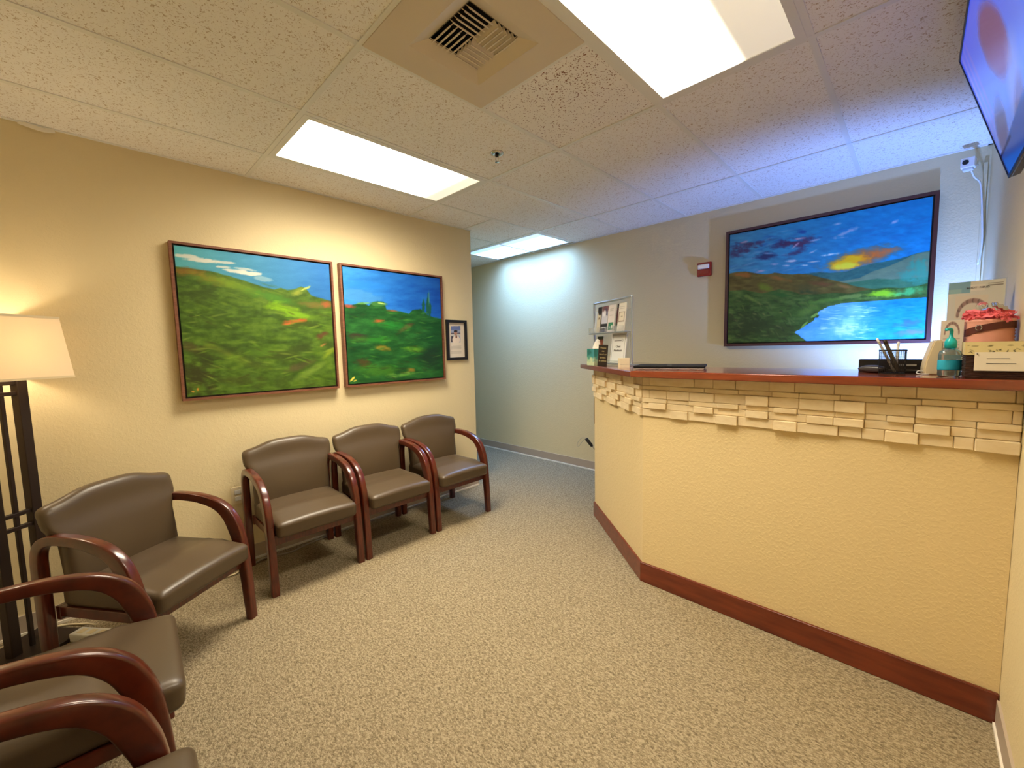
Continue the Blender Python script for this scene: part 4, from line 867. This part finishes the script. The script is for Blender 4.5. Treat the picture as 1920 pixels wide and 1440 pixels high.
for (x0, y0, x1, y1) in ((-a_-.006, -b_2-.006, a_+.004, -b_2-.0035), (-a_-.006, b_2+.0035, a_+.004, b_2+.006), (-a_-.006, -b_2-.0035, -a_-.0035, b_2+.0035)): add_box(bm, (x0, y0, hh-.022), (x1, y1, hh+.022))
obj('liner', bm, mat('cream_fabric', rgb=(214, 196, 140), rough=.8), t)
c = Canvas(70, 24); c.c[:] = (214, 198, 144); rg = np.random.default_rng(5)
for k in range(16): c.blob(rg.uniform(3, 97), 66+rg.uniform(-8, 14), rg.uniform(1, 2), 10, (70, 60, 36), .85, rg.uniform(-30, 30), .4, .4)
for k in range(10): c.blob(rg.uniform(0, 100), 28+rg.uniform(-8, 8), 5, 5, (110, 96, 60), .7, rg.uniform(-20, 20), .5, .5)
c.build('liner_print', 2*a_, .044, M_PRINT, t, (0, -b_2-.0066, hh), (math.pi/2, 0, 0))
box('card', (-.050, -b_2-.0095, .028), (.062, -b_2-.0082, .092), M_PAPER, t)
bm = bmesh.new(); add_box(bm, (-.022, -b_2-.0102, .069), (.030, -b_2-.0095, .071)); add_box(bm, (-.022, -b_2-.0102, .052), (.044, -b_2-.0095, .054)); obj('card_print', bm, M_INK, t)
lathe('card_pin', [(.002, 0), (.002, .003)], M_BLACK, t, n=8, loc=(-.044, -b_2-.0095, .086), rot=(math.pi/2, 0, 0))
# pink pot
t = thing('flower_pot', 'salmon pink ribbed pot filled with pink shredded paper behind the basket', 'pot', (.193, 2.455, Z))
prof = [(.045, 0)]
for k in range(17): z = .012*k+.004; r_ = .048+.018*min(1, k/9); prof += [(r_, z), (r_+.0034, z+.006)]
prof += [(.068, .212), (.062, .212), (.058, .19)]
lathe('pot', prof, M_PINKPOT, t, n=40)
bm = bmesh.new(); rg = random.Random(4)
for k in range(120):
    a0 = rg.uniform(0, 6.28); r0 = .066*math.sqrt(rg.random()); x, y = r0*math.cos(a0), r0*math.sin(a0); z = .205+.04*(1-(r0/.066)**2)+rg.uniform(-.008, .012)
    P = [(x, y, z)]; d = rg.uniform(0, 6.28)
    for j in range(4): d += rg.uniform(-.9, .9); x += .011*math.cos(d); y += .011*math.sin(d); z += rg.uniform(-.007, .006); rad = math.hypot(x, y); kx = min(1, .074/max(rad, 1e-3)); x *= kx; y *= kx; P.append((x, y, z))
    add_sweep(bm, P, rrect(.0045, .0009, .0006, 1), up=(rg.uniform(-1, 1), rg.uniform(-1, 1), 1))
o = obj('shredded_paper', bm, M_PINK, t); o['kind'] = 'stuff'
bm = bmesh.new(); N_ = 14; ring = []
for k in range(N_+1):
    an = math.radians(-152+k*9.5); zc = .172+.020*math.sin(k/N_*2.2)-.012*(1-k/N_); r_ = .0705
    ring.append([bm.verts.new((rr2*math.cos(an), rr2*math.sin(an), zc+dz)) for rr2, dz in ((r_, -.013), (r_+.002, -.013), (r_+.002, .013), (r_, .013))])
for A_, B_ in zip(ring, ring[1:]):
    for j in range(4): bm.faces.new((A_[j], A_[(j+1) % 4], B_[(j+1) % 4], B_[j]))
bm.faces.new(ring[0]); bm.faces.new(ring[-1][::-1]); bmesh.ops.recalc_face_normals(bm, faces=bm.faces[:]); obj('leather_band', bm, M_TAG, t)
tube('ring', [(-.030+.008*math.cos(a_*.5236), -.0725-.001, .180+.010*math.sin(a_*.5236)) for a_ in range(12)], .0016, M_CHROME, t, n=6, closed=True)
t = thing('foil_bag', 'small silver foil wrapped item poking out of the pink pot', 'packet', (.215, 2.425, Z+.258), rot=(.5, .5, .3))
obj('packet', pillow(lambda u, v, s_: (u*.022, v*.016, .006*s_+.003*math.sin(9*u)), 12, 12, p=4), M_CHROME, t, smooth=True)
t = thing('glass_ornament', 'small clear glass ball on top of the pink shredded paper', 'ornament', (.170, 2.405, Z+.262))
lathe('globe', [(.017*math.sin(math.pi*k/10), -.017*math.cos(math.pi*k/10)) for k in range(11)], mat('clear_glass', rgb=(240, 245, 240), rough=.03, trans=.95), t, n=20)
# flyers
def arch_print(c, s=1.0, ox=50, oy=44):
    for k in range(40):
        a0 = math.pi*(k/39); c.blob(ox-26*s*math.cos(a0), oy-16*s*math.sin(a0), 3.4*s, 3.2*s, (150, 120, 110) if k % 5 else (90, 70, 66), .8, 0, .2, .4)
t = thing('flyer', 'white flyer with a brown arch drawing in an acrylic stand by the wall', 'flyer', (.160, 2.56, Z+.008), rot=(math.radians(-6), 0, math.radians(-4)))
box('acrylic_stand', (-.083, .001, 0), (.083, .003, .375), M_CLEAR, t)
box('stand_foot', (-.083, 0, 0), (.083, .05, .003), M_CLEAR, t)
c = Canvas(90, 160); c.c[:] = (200, 198, 184); c.rect(0, 0, 40, 13, (120, 160, 174)); c.rect(0, 8, 24, 13, (140, 176, 176)); c.rect(40, 4, 66, 11, (214, 206, 190)); c.rect(14, 16, 72, 42, (206, 196, 176)); arch_print(c, 1, 46, 38)
for y in (46, 50, 53, 56, 59, 62, 70, 74, 78, 82): c.rect(8, y, 92, y+.8, (150, 142, 128))
for y in (3.2, 5.6): c.rect(70, y, 96, y+.7, (120, 112, 100))
c.build('flyer_print', .158, .368, M_PRINT, t, (0, 0, .187), (math.pi/2, 0, 0))
text('heading', 'BODY  MIND', .011, M_INK, t, (.005, -.001, .343), (math.pi/2, 0, 0))
t = thing('flyer', 'smaller white card with an arch drawing behind the sanitizer bottle', 'flyer', (.094, 2.400, Z+.002), rot=(math.radians(-5), 0, math.radians(-3)))
box('card', (-.032, .0, 0), (.032, .003, .212), M_PAPER, t)
c = Canvas(50, 120); c.c[:] = (214, 202, 182); arch_print(c, 1.2, 50, 24)
for y in (34, 40, 46, 52, 58, 64): c.rect(12, y, 86, y+1, (140, 128, 112))
c.build('card_print', .062, .210, M_PRINT, t, (0, -.0006, .106), (math.pi/2, 0, 0))
t = thing('card_easel', 'card easel foot', 'x') if False else None
# umbrella handle and strap beyond the counter end
t = thing('umbrella', 'folded black handled umbrella leaning behind the counter end with a wrist loop', 'umbrella', (0, 0, 0))
p1 = Vector((-2.045, 2.99, .600)); p0 = Vector((-1.55, 3.12, .02)); d = (p1-p0); t.location = p0; t.rotation_euler = d.to_track_quat('Z', 'Y').to_euler(); L_ = d.length
lathe('canopy', [(.006, .0), (.02, .08), (.030, .30), (.024, L_-.16), (.010, L_-.13)], M_BLACK, t, n=16)
lathe('shaft', [(.005, L_-.14), (.005, L_-.07)], M_CHROME, t, n=10)
lathe('handle', [(.012, L_-.085), (.014, L_-.07), (.015, L_-.01), (.012, L_)], M_BLACK, t, n=16)
lq = d.to_track_quat('Z', 'Y').inverted()
lw = [p1, p1+Vector((-.03, -.01, .005)), p1+Vector((-.065, -.02, -.03)), p1+Vector((-.080, -.02, -.07)), p1+Vector((-.062, -.02, -.075)), p1+Vector((-.04, -.01, -.04)), p1+Vector((-.01, 0, -.005))]
tube('wrist_loop', catmull([tuple(lq @ (q_-p0)) for q_ in lw], 5), .0018, M_GREYC, t, n=6)
t = thing('shoulder_bag', 'slim black bag hanging by its strap from the counter end', 'bag', (-1.905, 3.02, .75))
obj('bag', pillow(lambda u, v, s_: (.018*s_+.004*u, u*.10, .115+v*.115), 14, 14, p=4), M_BLACK, t, smooth=True)
tube('strap', catmull([(0, -.07, .20), (.006, -.04, .35), (.012, 0, .44), (.006, .04, .35), (0, .07, .20)], 5), .004, M_BLACK, t)
